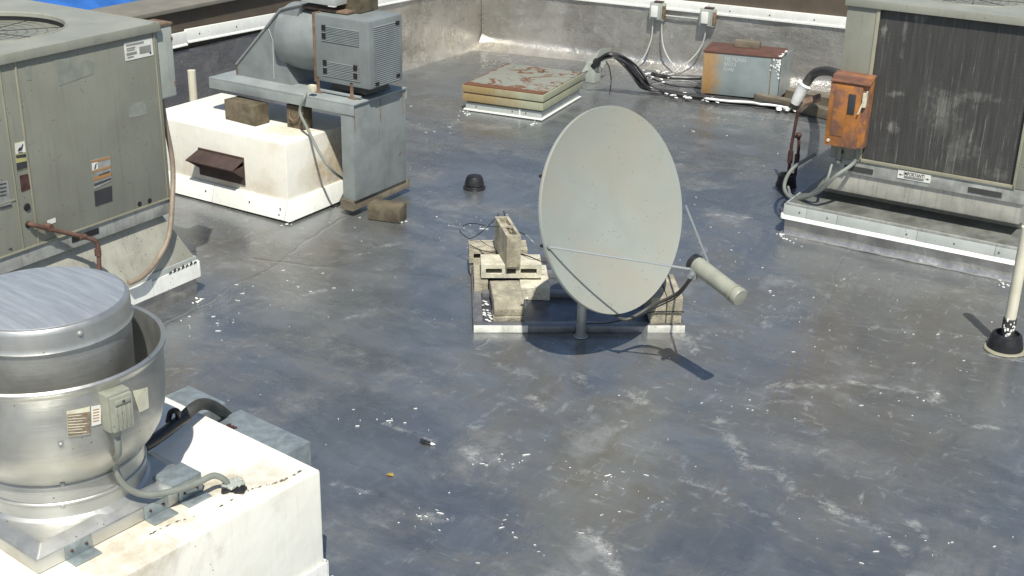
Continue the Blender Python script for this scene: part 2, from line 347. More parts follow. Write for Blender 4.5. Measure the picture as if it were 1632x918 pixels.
# ------------------------------------------------------------------ geometry helpers
class B:
    def __init__(self): self.bm = bmesh.new()
    def hexa(self, p, bev=0.0):
        """p: 8 points, bottom ring of 4 then top ring of 4"""
        v = [self.bm.verts.new(q) for q in p]
        fs = []
        for f in ((3, 2, 1, 0), (4, 5, 6, 7), (0, 1, 5, 4), (1, 2, 6, 5), (2, 3, 7, 6), (3, 0, 4, 7)):
            fs.append(self.bm.faces.new([v[i] for i in f]))
        if bev:
            es = list({e for f in fs for e in f.edges})
            bmesh.ops.bevel(self.bm, geom=es, offset=bev, segments=2, affect='EDGES', profile=.6)
        return self
    def box(self, x0, x1, y0, y1, z0, z1, bev=0.0):
        return self.hexa([(x0, y0, z0), (x1, y0, z0), (x1, y1, z0), (x0, y1, z0), (x0, y0, z1), (x1, y0, z1), (x1, y1, z1), (x0, y1, z1)], bev)
    def prism(self, pts, vec, bev=0.0):
        vec = Vector(vec); a = [self.bm.verts.new(p) for p in pts]; b = [self.bm.verts.new(Vector(p)+vec) for p in pts]
        fs = [self.bm.faces.new(a[::-1]), self.bm.faces.new(b)]
        k = len(pts)
        for i in range(k): fs.append(self.bm.faces.new((a[i], a[(i+1) % k], b[(i+1) % k], b[i])))
        if bev:
            es = list({e for f in fs for e in f.edges})
            bmesh.ops.bevel(self.bm, geom=es, offset=bev, segments=2, affect='EDGES', profile=.6)
        return self
    def tube(self, pts, r, seg=10, smooth=0, r2=None):
        P = [Vector(p) for p in pts]
        if smooth and len(P) > 2:
            Q = []
            E = [P[0]*2-P[1]] + P + [P[-1]*2-P[-2]]
            for i in range(1, len(E)-2):
                for k in range(smooth):
                    t = k/smooth
                    a, b, c, d = E[i-1], E[i], E[i+1], E[i+2]
                    Q.append(.5*((2*b)+(c-a)*t+(2*a-5*b+4*c-d)*t*t+(3*b-a-3*c+d)*t**3))
            Q.append(P[-1]); P = Q
        n = len(P); T = [(P[min(i+1, n-1)]-P[max(i-1, 0)]).normalized() for i in range(n)]
        up = Vector((0, 0, 1)) if abs(T[0].z) < .9 else Vector((1, 0, 0))
        N = (up-up.dot(T[0])*T[0]).normalized(); prev = None
        for i in range(n):
            if i:
                N = (N-N.dot(T[i])*T[i]).normalized()
            Bn = T[i].cross(N); rr = r if r2 is None else r+(r2-r)*i/(n-1)
            ring = [self.bm.verts.new(P[i]+rr*(math.cos(2*math.pi*k/seg)*N+math.sin(2*math.pi*k/seg)*Bn)) for k in range(seg)]
            if prev:
                for k in range(seg): self.bm.faces.new((prev[k], prev[(k+1) % seg], ring[(k+1) % seg], ring[k]))
            else: self.bm.faces.new(ring[::-1])
            prev = ring
        self.bm.faces.new(prev); return self
    def lathe(self, prof, o=(0, 0, 0), seg=48, axis=None, jit=0.0, caps=(True, True)):
        """prof: list of (radius, height) along axis"""
        o = Vector(o); ax = Vector(axis or (0, 0, 1)).normalized()
        q = Vector((0, 0, 1)).rotation_difference(ax); prev = None; first = None
        for (r, z) in prof:
            ring = []
            for k in range(seg):
                a = 2*math.pi*k/seg; rr = max(r, 1e-4)*(1+jit*math.sin(3*a+1)+jit*random.uniform(-.4, .4))
                ring.append(self.bm.verts.new(o+q @ Vector((rr*math.cos(a), rr*math.sin(a), z))))
            if prev:
                for k in range(seg): self.bm.faces.new((prev[k], prev[(k+1) % seg], ring[(k+1) % seg], ring[k]))
            else: first = ring
            prev = ring
        if caps[0]: self.bm.faces.new(first[::-1])
        if caps[1]: self.bm.faces.new(prev)
        return self
    def plate_hole(self, x0, x1, y0, y1, z, t, cx, cy, r, seg=64):
        """rectangular plate with a round hole"""
        L = []
        for zz in (z, z-t):
            ci, ou = [], []
            for k in range(seg):
                a = 2*math.pi*(k+.5)/seg; c, s = math.cos(a), math.sin(a)
                ci.append(self.bm.verts.new((cx+r*c, cy+r*s, zz)))
                tx = ((x1-cx) if c > 0 else (x0-cx))/c; ty = ((y1-cy) if s > 0 else (y0-cy))/s; tt = min(tx, ty)
                ou.append(self.bm.verts.new((cx+tt*c, cy+tt*s, zz)))
            L.append((ci, ou))
        (ci, ou), (cj, oj) = L
        for k in range(seg):
            m = (k+1) % seg
            self.bm.faces.new((ci[k], ou[k], ou[m], ci[m])); self.bm.faces.new((cj[m], oj[m], oj[k], cj[k]))
            self.bm.faces.new((ci[m], cj[m], cj[k], ci[k])); self.bm.faces.new((ou[k], oj[k], oj[m], ou[m]))
        return self
    def blob(self, c, r, sq=(1, 1, 1), jit=.25, sub=2):
        rs = bmesh.ops.create_icosphere(self.bm, subdivisions=sub, radius=1.0)
        for v in rs['verts']:
            k = 1+random.uniform(-jit, jit)
            v.co = Vector(c)+Vector((v.co.x*r*sq[0]*k, v.co.y*r*sq[1]*k, v.co.z*r*sq[2]*k))
        return self
    def build(self, name, mat, parent=None, sharp=35, frame=None):
        """verts are in world space (or the thing's local space when parent was made with local=True)"""
        bm = self.bm
        bmesh.ops.recalc_face_normals(bm, faces=bm.faces)
        off = Matrix.Identity(4)
        if frame is not None: off = frame.inverted()
        elif parent is not None and parent.get('_w'): off = WM[parent.name].inverted()
        bm.transform(off)
        for f in bm.faces: f.smooth = True
        ca = math.cos(rad(sharp))
        for e in bm.edges:
            if len(e.link_faces) == 2 and e.link_faces[0].normal.dot(e.link_faces[1].normal) < ca: e.smooth = False
        me = bpy.data.meshes.new(name); bm.to_mesh(me); bm.free()
        me.materials.append(M[mat] if isinstance(mat, str) else mat)
        o = bpy.data.objects.new(name, me); COL.objects.link(o)
        if frame is not None: o.matrix_world = frame
        if parent is not None:
            o.parent = parent
            if parent.get('_w'): o['_w'] = 1; WM[o.name] = WM[parent.name]
        return o
WM = {}
def thing(name, loc, label, cat, group=None, rz=0.0, kind=None):
    """Empty at the base of a thing; its parts are modelled in world space and stored relative to it"""
    o = bpy.data.objects.new(name, None); COL.objects.link(o); o.empty_display_size = .1
    o.location = loc; o.rotation_euler = (0, 0, rz); o['_w'] = 1
    WM[o.name] = Matrix.Translation(Vector(loc)) @ Matrix.Rotation(rz, 4, 'Z')
    tag(o, label, cat, group, kind); return o
def tag(o, label=None, cat=None, group=None, kind=None):
    if label: o['label'] = label
    if cat: o['category'] = cat
    if group: o['group'] = group
    if kind: o['kind'] = kind
    return o
def solo(b, name, mat, loc, label, cat, group=None, kind=None, sharp=35):
    o = b.build(name, mat, None, sharp, Matrix.Translation(Vector(loc)))
    return tag(o, label, cat, group, kind)
def copy_tree(o, parent=None):
    c = o.copy(); COL.objects.link(c); c.parent = parent
    for ch in list(o.children): copy_tree(ch, c)
    return c
def screws(parent, pts, axis, r=.006, mat='ink', name='screw'):
    for p in pts:
        b = B(); b.lathe([(r, 0), (r*.9, .004), (r*.3, .006)], p, 8, axis); b.build(name, mat, parent)

# ================================================================== SETTING
XW = -8.33
RC = Vector((-8.328, 12.748, 0)); RA = rad(5.9); RD = Vector((math.cos(RA), math.sin(RA), 0)); RN = Vector((-math.sin(RA), math.cos(RA), 0))
def rear(s, t, z): return RC+RD*s+RN*t+Vector((0, 0, z))

SCUFFS = ((1145, 668, 1188, 738, .07), (1188, 740, 1235, 745, .04), (1235, 745, 1272, 792, .06), (1310, 795, 1350, 830, .06), (1376, 834, 1398, 850, .06), (1408, 852, 1445, 885, .04),
    (1440, 822, 1475, 868, .06), (1085, 762, 1145, 785, .04), (1180, 800, 1232, 835, .04), (1228, 612, 1330, 618, .05), (1230, 638, 1300, 645, .04), (1345, 610, 1462, 624, .05),
    (1008, 622, 1022, 640, .07), (615, 675, 690, 705, .04), (845, 630, 872, 655, .06), (915, 595, 940, 615, .07), (1486, 620, 1494, 640, .07), (535, 770, 600, 785, .04), (1545, 820, 1578, 835, .05),
    (744, 722, 758, 732, .07), (930, 850, 960, 880, .09), (960, 870, 985, 915, .07), (1560, 680, 1620, 690, .05), (1140, 180, 1330, 200, .04), (700, 350, 760, 372, .05), (680, 818, 705, 822, .06),
    (1130, 340, 1200, 345, .04), (560, 410, 590, 405, .04), (600, 395, 640, 385, .05), (480, 470, 520, 460, .05), (550, 510, 575, 505, .05), (1560, 560, 1632, 575, .05), (1090, 520, 1110, 560, .05))
BLX, BLY = PZ(1293, 683).x, PZ(1293, 683).y
def roof_z(x, y):
    q = math.hypot(x-BLX, y-BLY)/.10
    return (.010*(1-q*q)**2 if q < 1 else 0)+.0035*math.sin(1.7*x+.6*y)*math.sin(1.3*y-.4*x)+.002*math.sin(4.1*x-2.2*y+1)
def terrain():
    # roof sheet, gently undulating, finely divided where it is seen
    from mathutils import noise as mn
    def axis(lo, f0, f1, hi, step):
        c = [lo+(f0-lo)*i/24 for i in range(24)]; k = int((f1-f0)/step)
        return c+[f0+(f1-f0)*i/k for i in range(k)]+[f1+(hi-f1)*i/24 for i in range(25)]
    xs, ys = axis(-8.6, -8.5, .6, 9.5, .036), axis(-6.0, 2.6, 13.6, 15.2, .036)
    ny = len(ys); vs = []; fs = []; sc = []; oc = []
    segs = []
    for (x0, y0, x1, y1, r) in SCUFFS:
        a, d = PZ(x0, y0), PZ(x1, y1); segs.append((a.x, a.y, d.x-a.x, d.y-a.y, r, min(a.x, d.x)-.3, max(a.x, d.x)+.3, min(a.y, d.y)-.3, max(a.y, d.y)+.3))
    BL = PZ(1293, 683)
    zones = [(PZ(px, py), r) for (px, py, r) in ((1430, 520, 1.5), (1300, 640, 1.0), (900, 700, .55), (800, 575, .45), (990, 800, .5), (430, 400, .9), (900, 60, 3.2), (1350, 800, .5))]  # brown coat patches; by cream curb and rear wall they paint in reflections
    for x in xs:
        for y in ys:
            vs.append((x, y, roof_z(x, y)))
            n1 = mn.noise((x*3, y*3, 0)); n2 = mn.noise((x*3, y*3, 7)); wx, wy = x+.05*n1, y+.05*n2; m_ = 0.0
            for (ax, ay, dx, dy, r, bx0, bx1, by0, by1) in segs:
                if wx < bx0 or wx > bx1 or wy < by0 or wy > by1: continue
                t = max(0, min(1, ((wx-ax)*dx+(wy-ay)*dy)/(dx*dx+dy*dy)))
                q = math.hypot(wx-ax-t*dx, wy-ay-t*dy)/r; m_ = max(m_, max(0, .92-q*.62))
            q = math.hypot(wx-BL.x, wy-BL.y); m_ = max(m_, max(0, .85-abs(q-.085)*22), .42 if q < .08 else 0)
            sc.append(m_)
            o_ = 0.0
            for (c, r) in zones:
                q = math.hypot(x+.4*n1-c.x, y+.4*n2-c.y)/r; o_ = max(o_, max(0, min(1, 1.35-q*1.1)))
            oc.append(o_*.9)
    for i in range(len(xs)-1):
        for j in range(ny-1): fs.append((i*ny+j, (i+1)*ny+j, (i+1)*ny+j+1, i*ny+j+1))
    me = bpy.data.meshes.new('roof'); me.from_pydata(vs, [], fs)
    for nm, arr in (('scuff', sc), ('warm_coat_reflection', oc)):
        at = me.attributes.new(nm, 'FLOAT', 'POINT'); at.data.foreach_set('value', arr)
    me.polygons.foreach_set('use_smooth', [True]*len(me.polygons)); me.materials.append(M['roof']); me.update()
    o = bpy.data.objects.new('roof', me); COL.objects.link(o)
    tag(o, 'dark silver coated flat roof', 'roof', kind='structure')
    b = B(); b.box(-400, 400, -400, 400, -7.3, -7.0); o = b.build('ground', 'city'); tag(o, 'asphalt ground far below the roof', 'ground', kind='structure')
    b = B(); b.box(-8.9, 9.9, -6.4, 15.5, -7.0, -.02); o = b.build('building_body', 'brownwall'); tag(o, 'building under the flat roof', 'building')
    b = B(); b.box(-22, -8.92, -6.0, 22, -7.0, .86); o = b.build('neighbouring_building', 'nroof'); tag(o, 'neighbouring flat roofed building beyond the left parapet', 'building')
terrain()

def wall_left():
    t = thing('parapet_wall', (XW, 5, 0), 'long left parapet wall in silver coating with white strip and brown cladding above', 'parapet wall', 'parapet walls')
    y0, y1 = -6.0, 12.75
    b = B(); n = 110; m = 10                                            # coated membrane with wrinkles and a fillet at its foot
    rows = []
    for j in range(m+1):
        zz = .78*j/m; r = []
        for i in range(n+1):
            y = y0+(y1-y0)*i/n
            k = max(0, .07-zz)
            x = XW+k*k*12+.004*math.sin(9*y+3*zz)*math.sin(5*zz+2.3*y)
            r.append(b.bm.verts.new((x, y, zz-.004)))
        rows.append(r)
    isp = int((9.55-y0)/(y1-y0)*n)
    for j in range(m):
        for i in range(isp, n): b.bm.faces.new((rows[j][i], rows[j][i+1], rows[j+1][i+1], rows[j+1][i]))
    bmesh.ops.delete(b.bm, geom=[v for v in b.bm.verts if not v.link_faces], context='VERTS')
    b.build('membrane', 'wallmem', t, 60)
    b = B(); rows = []  # near stretch of the wall, darker than the rest
    for j in range(m+1):
        zz = .78*j/m; k = max(0, .07-zz)
        rows.append([b.bm.verts.new((XW+k*k*12+.004*math.sin(9*y+3*zz)*math.sin(5*zz+2.3*y), y, zz-.004)) for y in (y0+(y1-y0)*i/n for i in range(isp+1))])
    for j in range(m):
        for i in range(isp): b.bm.faces.new((rows[j][i], rows[j][i+1], rows[j+1][i+1], rows[j+1][i]))
    b.build('dark_membrane', 'darkmem', t, 60)
    b = B(); b.box(XW-.42, XW-.03, y0, y1+.3, 0, 1.12); b.build('wall_core', 'brownwall', t)
    def zt(y): return .862-.02*max(0, y-8.0)*1.3
    b = B(); ys = [y0, 2, 5, 8.0, 9.25, 9.26, 10.4, 12.2]
    for a, c in zip(ys[:-1], ys[1:]):
        if c-a < .05: continue
        za, zc = (zt(a), zt(c)) if a >= 8 else (.845, .845)
        z0a, z0c = za-.012, zc-.012
        b.hexa([(XW-.02, a, z0a), (XW+.014, a, z0a-.006), (XW+.014, c-.006, z0c-.006), (XW-.02, c-.006, z0c), (XW-.02, a, z0a+.10), (XW+.010, a, z0a+.10), (XW+.010, c-.006, z0c+.10), (XW-.02, c-.006, z0c+.10)], .002)
        b.hexa([(XW+.012, a, z0a-.010), (XW+.024, a, z0a-.018), (XW+.024, c-.006, z0c-.018), (XW+.012, c-.006, z0c-.010), (XW+.012, a, z0a+.002), (XW+.022, a, z0a-.006), (XW+.022, c-.006, z0c-.006), (XW+.012, c-.006, z0c+.002)])
    b.build('flashing_strip', 'white_flash', t)
    pts = [(XW+.0125, y, (zt(y) if y > 8 else .845)+.035) for y in (6.4, 7.3, 8.15, 8.62, 9.15, 10.6)]
    screws(t, pts, (1, 0, 0), .007, 'ink')
    b = B(); b.box(XW-.50, XW+.02, y0, y1+.35, 1.12, 1.155, .004); b.build('coping', 'coping', t)
wall_left()

def wall_rear():
    t = thing('parapet_wall', tuple(rear(4, 0, 0)), 'rear parapet wall in wrinkled silver coating carrying two small outlet boxes', 'parapet wall', 'parapet walls', RA)
    L = 16.0; b = B(); n = 220; m = 14; rows = []
    for j in range(m+1):
        zz = .70*j/m; r = []
        for i in range(n+1):
            s = L*i/n
            k = max(0, .10-zz); cor = max(0, 1-s/2.2)
            w = .006*math.sin(4.3*s+5*zz)*math.sin(7*zz+1.9*s)+.004*math.sin(11*s+9*zz+2*math.sin(3*s))*math.sin(3.1*s)
            r.append(b.bm.verts.new(rear(s, -(k*k*12+k*cor*1.2)+w*min(1, zz*8), zz-.004)))
        rows.append(r)
    for j in range(m):
        for i in range(n): b.bm.faces.new((rows[j][i], rows[j][i+1], rows[j+1][i+1], rows[j+1][i]))
    b.build('membrane', 'wallmem', t, 60)
    def bx(b, s0, s1, t0, t1, z0, z1, bev=0):
        b.hexa([rear(s0, t0, z0), rear(s1, t0, z0), rear(s1, t1, z0), rear(s0, t1, z0), rear(s0, t0, z1), rear(s1, t0, z1), rear(s1, t1, z1), rear(s0, t1, z1)], bev)
    b = B(); bx(b, -.1, L, .03, .45, 0, 1.12); b.build('wall_core', 'brownwall', t)
    b = B(); s = .35
    while s < L:
        e = min(L, s+2.44); bx(b, s, e-.006, -.016, .031, .675, .775, .002); bx(b, s, e-.006, -.026, -.014, .664, .684); s = e
    b.build('flashing_strip', 'white_flash', t)
    b = B(); bx(b, -.1, L, -.02, .5, 1.12, 1.155, .004); b.build('coping', 'coping', t)
    screws(t, [rear(s, -.0165, .72) for s in (1.5, 2.25, 2.72, 3.03, 3.47, 3.95, 4.4, 5.0)], tuple(-RN), .008, 'ink')
    # lapped vertical corner seam
    b = B(); b.tube([rear(.015, -.012, z) for z in (0.02, .3, .6, .69)], .006, 8); b.build('corner_seam', 'wallmem', t)
wall_rear()

def corner_cove():  # cove added and shaped so the far corner catches a sun glint
    b = B(); n = 44; g = []
    for i in range(n+1):
        row = []
        for j in range(n+1):
            w_ = .01+1.5*(i/n)**1.5; u_ = .01+.8*(j/n)**1.8
            p = rear(w_, -u_, 0)
            z = .12*math.exp(-u_/.085-w_/.22)+.075*math.exp(-u_/.06)*math.exp(-w_/.9)-.004
            row.append(b.bm.verts.new((p.x, p.y, max(z, roof_z(p.x, p.y)-.004 if z < .003 else z))))
        g.append(row)
    for i in range(n):
        for j in range(n): b.bm.faces.new((g[i][j], g[i+1][j], g[i+1][j+1], g[i][j+1]))
    solo(b, 'roof_corner_cove', 'cove', rear(0, 0, 0), 'coated cove swelling up into the far roof corner', 'roof', kind='structure', sharp=80)
corner_cove()

# ================================================================== ROOFTOP CONDENSING UNITS
def fan_deck(t, cx, cy, r, z):
    b = B(); b.lathe([(r+.008, -.006), (r+.006, .004), (r, .006), (r-.004, .002), (r-.006, -.02)], (cx, cy, z), 64, caps=(False, False)); b.build('fan_collar', 'cab_top', t)
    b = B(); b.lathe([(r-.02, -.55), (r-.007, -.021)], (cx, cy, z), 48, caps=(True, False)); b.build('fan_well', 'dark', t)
    b = B()
    for k in range(4):
        a = k*math.pi/2+.6
        p = [Vector((cx, cy, z-.22))+Vector((math.cos(a+d)*rr, math.sin(a+d)*rr, h)) for rr, d, h in ((.08, -.3, .03), (r*.86, -.38, .06), (r*.9, .25, -.05), (.08, .3, -.03))]
        b.prism(p, (0, 0, .004))
    b.lathe([(.07, -.26), (.07, -.16)], (cx, cy, z), 16); b.build('fan_blades', 'brownpipe', t)
    b = B()
    for k in range(7):
        rr = .07+k*(r-.09)/6.5
        b.tube([(cx+rr*math.cos(q*math.pi/18), cy+rr*math.sin(q*math.pi/18), z-.03) for q in range(37)], .0010, 5)
    for k in range(8):
        a = k*math.pi/4+.2
        b.tube([(cx+.05*math.cos(a), cy+.05*math.sin(a), z-.026), (cx+(r-.008)*math.cos(a), cy+(r-.008)*math.sin(a), z-.026)], .002, 6)
    b.build('fan_guard', 'cable', t)

def thin_x(b, x, y0, y1, z0, z1, th=.002):
    """thin sheet on a +X face"""
    b.box(x, x+th, min(y0, y1), max(y0, y1), z0, z1)
def quad_on_x(b, x, pix, th=.002):
    b.prism([PX(px, py, x) for px, py in pix], (th, 0, 0))
def quad_on_y(b, y, pix, th=.002):
    b.prism([PY(px, py, y) for px, py in pix], (0, -th, 0))

ZT = 1.745
def left_unit():
    X = -5.73; x0 = X-1.34; y1 = 5.275; y0 = y1-1.37; zb = .655
    t = thing('condensing_unit', (X-.67, (y0+y1)/2, .26), 'big grey green condensing unit with stickers and round fan top at the left edge', 'air conditioner', 'large condensing units')
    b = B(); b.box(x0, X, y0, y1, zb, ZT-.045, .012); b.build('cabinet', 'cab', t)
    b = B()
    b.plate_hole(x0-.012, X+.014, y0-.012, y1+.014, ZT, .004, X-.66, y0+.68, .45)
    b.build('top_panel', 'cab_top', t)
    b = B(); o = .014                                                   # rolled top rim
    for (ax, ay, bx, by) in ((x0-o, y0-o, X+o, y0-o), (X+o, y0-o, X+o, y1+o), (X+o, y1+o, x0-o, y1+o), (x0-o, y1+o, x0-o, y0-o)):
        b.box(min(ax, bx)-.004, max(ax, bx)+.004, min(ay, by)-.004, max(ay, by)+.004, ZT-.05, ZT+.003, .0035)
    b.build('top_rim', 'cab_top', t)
    fan_deck(t, X-.66, y0+.68, .45, ZT)
    # vertical panel joints on the side in view
    b = B()
    yb = PX(27, 130, X).y
    for yy, th in ((yb, .006), (yb-.10, .004), (y1-.03, .004)):
        b.box(X+.001, X+.005, yy-th, yy+th, zb+.01, ZT-.052, .001)
    b.build('panel_joint', 'seam', t)
    b = B(); b.box(X+.001, X+.004, y0, yb-.11, .955, .963); b.box(X+.0005, X+.006, y0, y1-.02, zb+.004, zb+.014); b.build('panel_lip', 'seam', t)
    # base rail with fork slots
    b = B(); b.box(x0+.01, X-.004, y0+.01, y1-.01, .565, zb-.001, .003); b.build('base_rail', 'rail', t)
    b = B()
    pa, pb = PX(112, 362, X-.004), PX(155, 349, X-.004)
    b.box(X-.004, X-.001, pa.y, pb.y, .60, .635)
    b.build('fork_slot', 'dark', t)
    for p in ((222, 325), (238, 320)):
        q = PX(p[0], p[1], X-.003); b = B(); b.lathe([(.018, 0), (.016, .004)], q, 16, (1, 0, 0)); b.build('rail_hole', 'dark', t)
    b = B(); q = PX(43, 330, X+.002); b.lathe([(.022, 0), (.018, .006)], q, 16, (1, 0, 0)); q = PX(45, 358, X+.002); b.lathe([(.02, 0), (.018, .004)], q, 16, (1, 0, 0)); b.build('service_port', 'dark', t)
    # stickers
    s = B(); quad_on_x(s, X+.0005, [(197, 69), (242, 60), (244.5, 87.5), (200, 97.5)]); st = s.build('rating_sticker', 'white', t)
    s = B()
    def bar(u0, v0, u1, v1):
        P = [Vector(PX(*p, X+.003)) for p in ((197, 69), (242, 60), (244.5, 87.5), (200, 97.5))]
        f = lambda u, v: (P[0]*(1-u)+P[1]*u)*(1-v)+(P[3]*(1-u)+P[2]*u)*v
        s.prism([f(u0, v0), f(u1, v0), f(u1, v1), f(u0, v1)], (.001, 0, 0))
    bar(.07, .10, .70, .20); bar(.08, .30, .38, .37); bar(.08, .42, .36, .48); bar(.06, .58, .42, .72); bar(.08, .80, .3, .87)
    bar(.52, .38, .93, .78); s.build('sticker_print', 'inkgrey', st)
    s = B(); bar(.87, .80, .93, .90); s.build('sticker_mark', 'ink', st)
    s = B(); quad_on_x(s, X+.0005, [(228, 49), (239, 47), (240, 56), (229, 58)]); s.build('small_sticker', 'inkgrey', t)
    for poly in ([(86, 96), (118, 91), (122, 103), (137, 95), (150, 100), (149, 118), (93, 137), (90, 118)], [(203, 166), (233, 160), (236, 182), (206, 188)], [(41, 106), (49, 104), (50, 128), (43, 128)]):
        s = B(); quad_on_x(s, X+.0004, poly, .0008); s.build('peeled_patch', 'cab_patch', t)
    s = B(); quad_on_x(s, X+.0005, [(23, 228), (39, 224), (43, 268), (27, 273)]); w = s.build('warning_sticker', 'labelyellow', t)
    s = B(); quad_on_x(s, X+.003, [(23.5, 229), (39, 225), (41, 242), (25, 246)], .001); s.build('sticker_picture', 'white', w)
    s = B(); quad_on_x(s, X+.0045, [(28, 241), (30, 236), (34, 234), (36, 229), (37, 230), (35, 239), (31, 241)], .001)
    quad_on_x(s, X+.0045, [(29, 243), (36, 241.5), (36, 242.5), (29, 244)], .001)
    quad_on_x(s, X+.003, [(25, 248), (41, 245), (42, 250), (26, 252)], .001); quad_on_x(s, X+.003, [(26, 260), (42.5, 256.5), (43, 267), (27, 272)], .001); s.build('sticker_print', 'labeldark', w)
    s = B(); quad_on_x(s, X+.0005, [(31, 280), (44, 277), (49, 300), (34, 306)]); s.build('dark_plate', 'brownpipe', t)
    s = B(); quad_on_x(s, X+.0005, [(144.5, 256), (175, 249), (177.5, 288), (150, 301)]); w = s.build('warning_sticker', 'rail', t)
    for pl, mt in (([(144.5, 257), (175, 249.5), (175.3, 253), (145, 260)], 'labelorange'), ([(146, 259), (155, 257), (156.5, 269), (147, 272)], 'white'),
                   ([(147, 273), (176, 263.5), (176.3, 267), (147.3, 275)], 'labelorange'), ([(148, 283), (176.6, 275), (177, 280), (148.5, 288)], 'labelorange'),
                   ([(157, 279), (175, 272), (175.3, 274), (157.3, 281)], 'ink'), ([(150, 293), (177, 283), (177, 286), (150, 297)], 'ink')):
        s = B(); quad_on_x(s, X+.003, pl, .001); s.build('sticker_band', mt, w)
    s = B(); quad_on_x(s, X+.0045, [(150, 269), (152, 262), (154, 259.5), (153, 265), (151.5, 270)], .001); s.build('sticker_symbol', 'ink', w)
    s = B(); quad_on_x(s, X+.0005, [(150, 305), (178, 296), (179, 320), (152, 329)]); w = s.build('data_plate', 'labeldark', t)
    s = B(); quad_on_x(s, X+.0005, [(0, 291), (12, 288), (19, 330), (0, 335)]); w = s.build('data_plate', 'rail', t)
    s = B()
    for k in range(4): quad_on_x(s, X+.003, [(0, 293+k*6), (10, 291+k*6), (10.3, 293+k*6), (0, 295.5+k*6)], .001)
    quad_on_x(s, X+.003, [(0, 330), (18, 325), (19, 329), (0, 334)], .001); s.build('plate_print', 'ink', w)
    s = B(); quad_on_x(s, X-.003, [(0, 394), (22, 389), (24, 404), (0, 412)]); w = s.build('rail_sticker', 'white', t)
    s = B(); quad_on_x(s, X-.0005, [(12, 398), (19, 394), (20, 401), (17, 399)], .001); s.build('sticker_print', 'ink', w)
    s = B(); quad_on_x(s, X+.0005, [(75, 352), (88, 347), (89, 354), (76, 359)]); s.build('small_tag', 'white', t)
    # grey disconnect box on the corner with its pipe
    y = y1+.002
    b = B(); b.box(X-.16, X-.02, y, y+.13, 1.275, 1.715, .006); e = b.build('disconnect_box', 'disc', t)
    b = B(); b.box(X-.021, X-.012, y+.006, y+.124, 1.285, 1.700, .003); b.build('box_cover', 'disc', e)
    b = B(); b.box(X-.165, X-.008, y-.001, y+.136, 1.712, 1.728, .004); b.build('box_lid', 'rustrim', e)
    b = B(); b.box(X-.012, X-.004, y+.112, y+.122, 1.35, 1.37); b.box(X-.012, X-.004, y+.112, y+.122, 1.62, 1.64); b.build('latch', 'rustrim', e)
    # curb and sloping adapter
    c = thing('roof_curb', (X-.67, 4.6, 0), 'coated roof curb with torn white flashing under the left condensing unit', 'roof curb', 'roof curbs under equipment')
    CX = -5.646; CY = 5.372
    b = B(); b.box(-7.16, CX-.012, 3.82, CY-.012, -.01, .20, .006); b.build('curb_wall', 'foil', c)
    b = B(); b.box(-7.18, CX-.004, 3.81, CY-.004, .20, .262, .004); b.build('curb_cap', 'grey_flash', c)
    b = B()
    for a, d in ((3.8, 4.42), (4.425, 4.98), (4.985, CY+.002)): b.hexa([(CX-.003, a, .13), (CX+.010, a, .122), (CX+.010, d, .122), (CX-.003, d, .13), (CX-.003, a, .215), (CX+.003, a, .215), (CX+.003, d, .235), (CX-.003, d, .235)])
    b.box(-7.2, CX+.008, CY-.003, CY+.008, .125, .225); b.build('flashing', 'white_flash', c)
    b = B()
    for a in range(7):
        y = 5.12+a*.035; b.prism([(CX+.0045, y, .215), (CX+.0045, y+.028, .222), (CX+.0045, y+.02, .235+.012*(a % 2)), (CX+.0045, y+.004, .232)], (.001, 0, 0))
    b.build('tar_smear', 'ink', c)
    # adapter: slopes from the rail out to the curb
    b = B(); i0, i1 = X-.05, CX-.012
    lo = [(-7.15, 3.83, .263), (i1, 3.83, .263), (i1, CY-.02, .263), (-7.15, CY-.02, .263)]
    hi = [(x0+.06, y0+.05, .563), (i0, y0+.05, .563), (i0, y1-.05, .563), (x0+.06, y1-.05, .563)]
    b.hexa(lo+hi, .004); b.build('sloped_adapter', 'adapter', c)
left_unit()

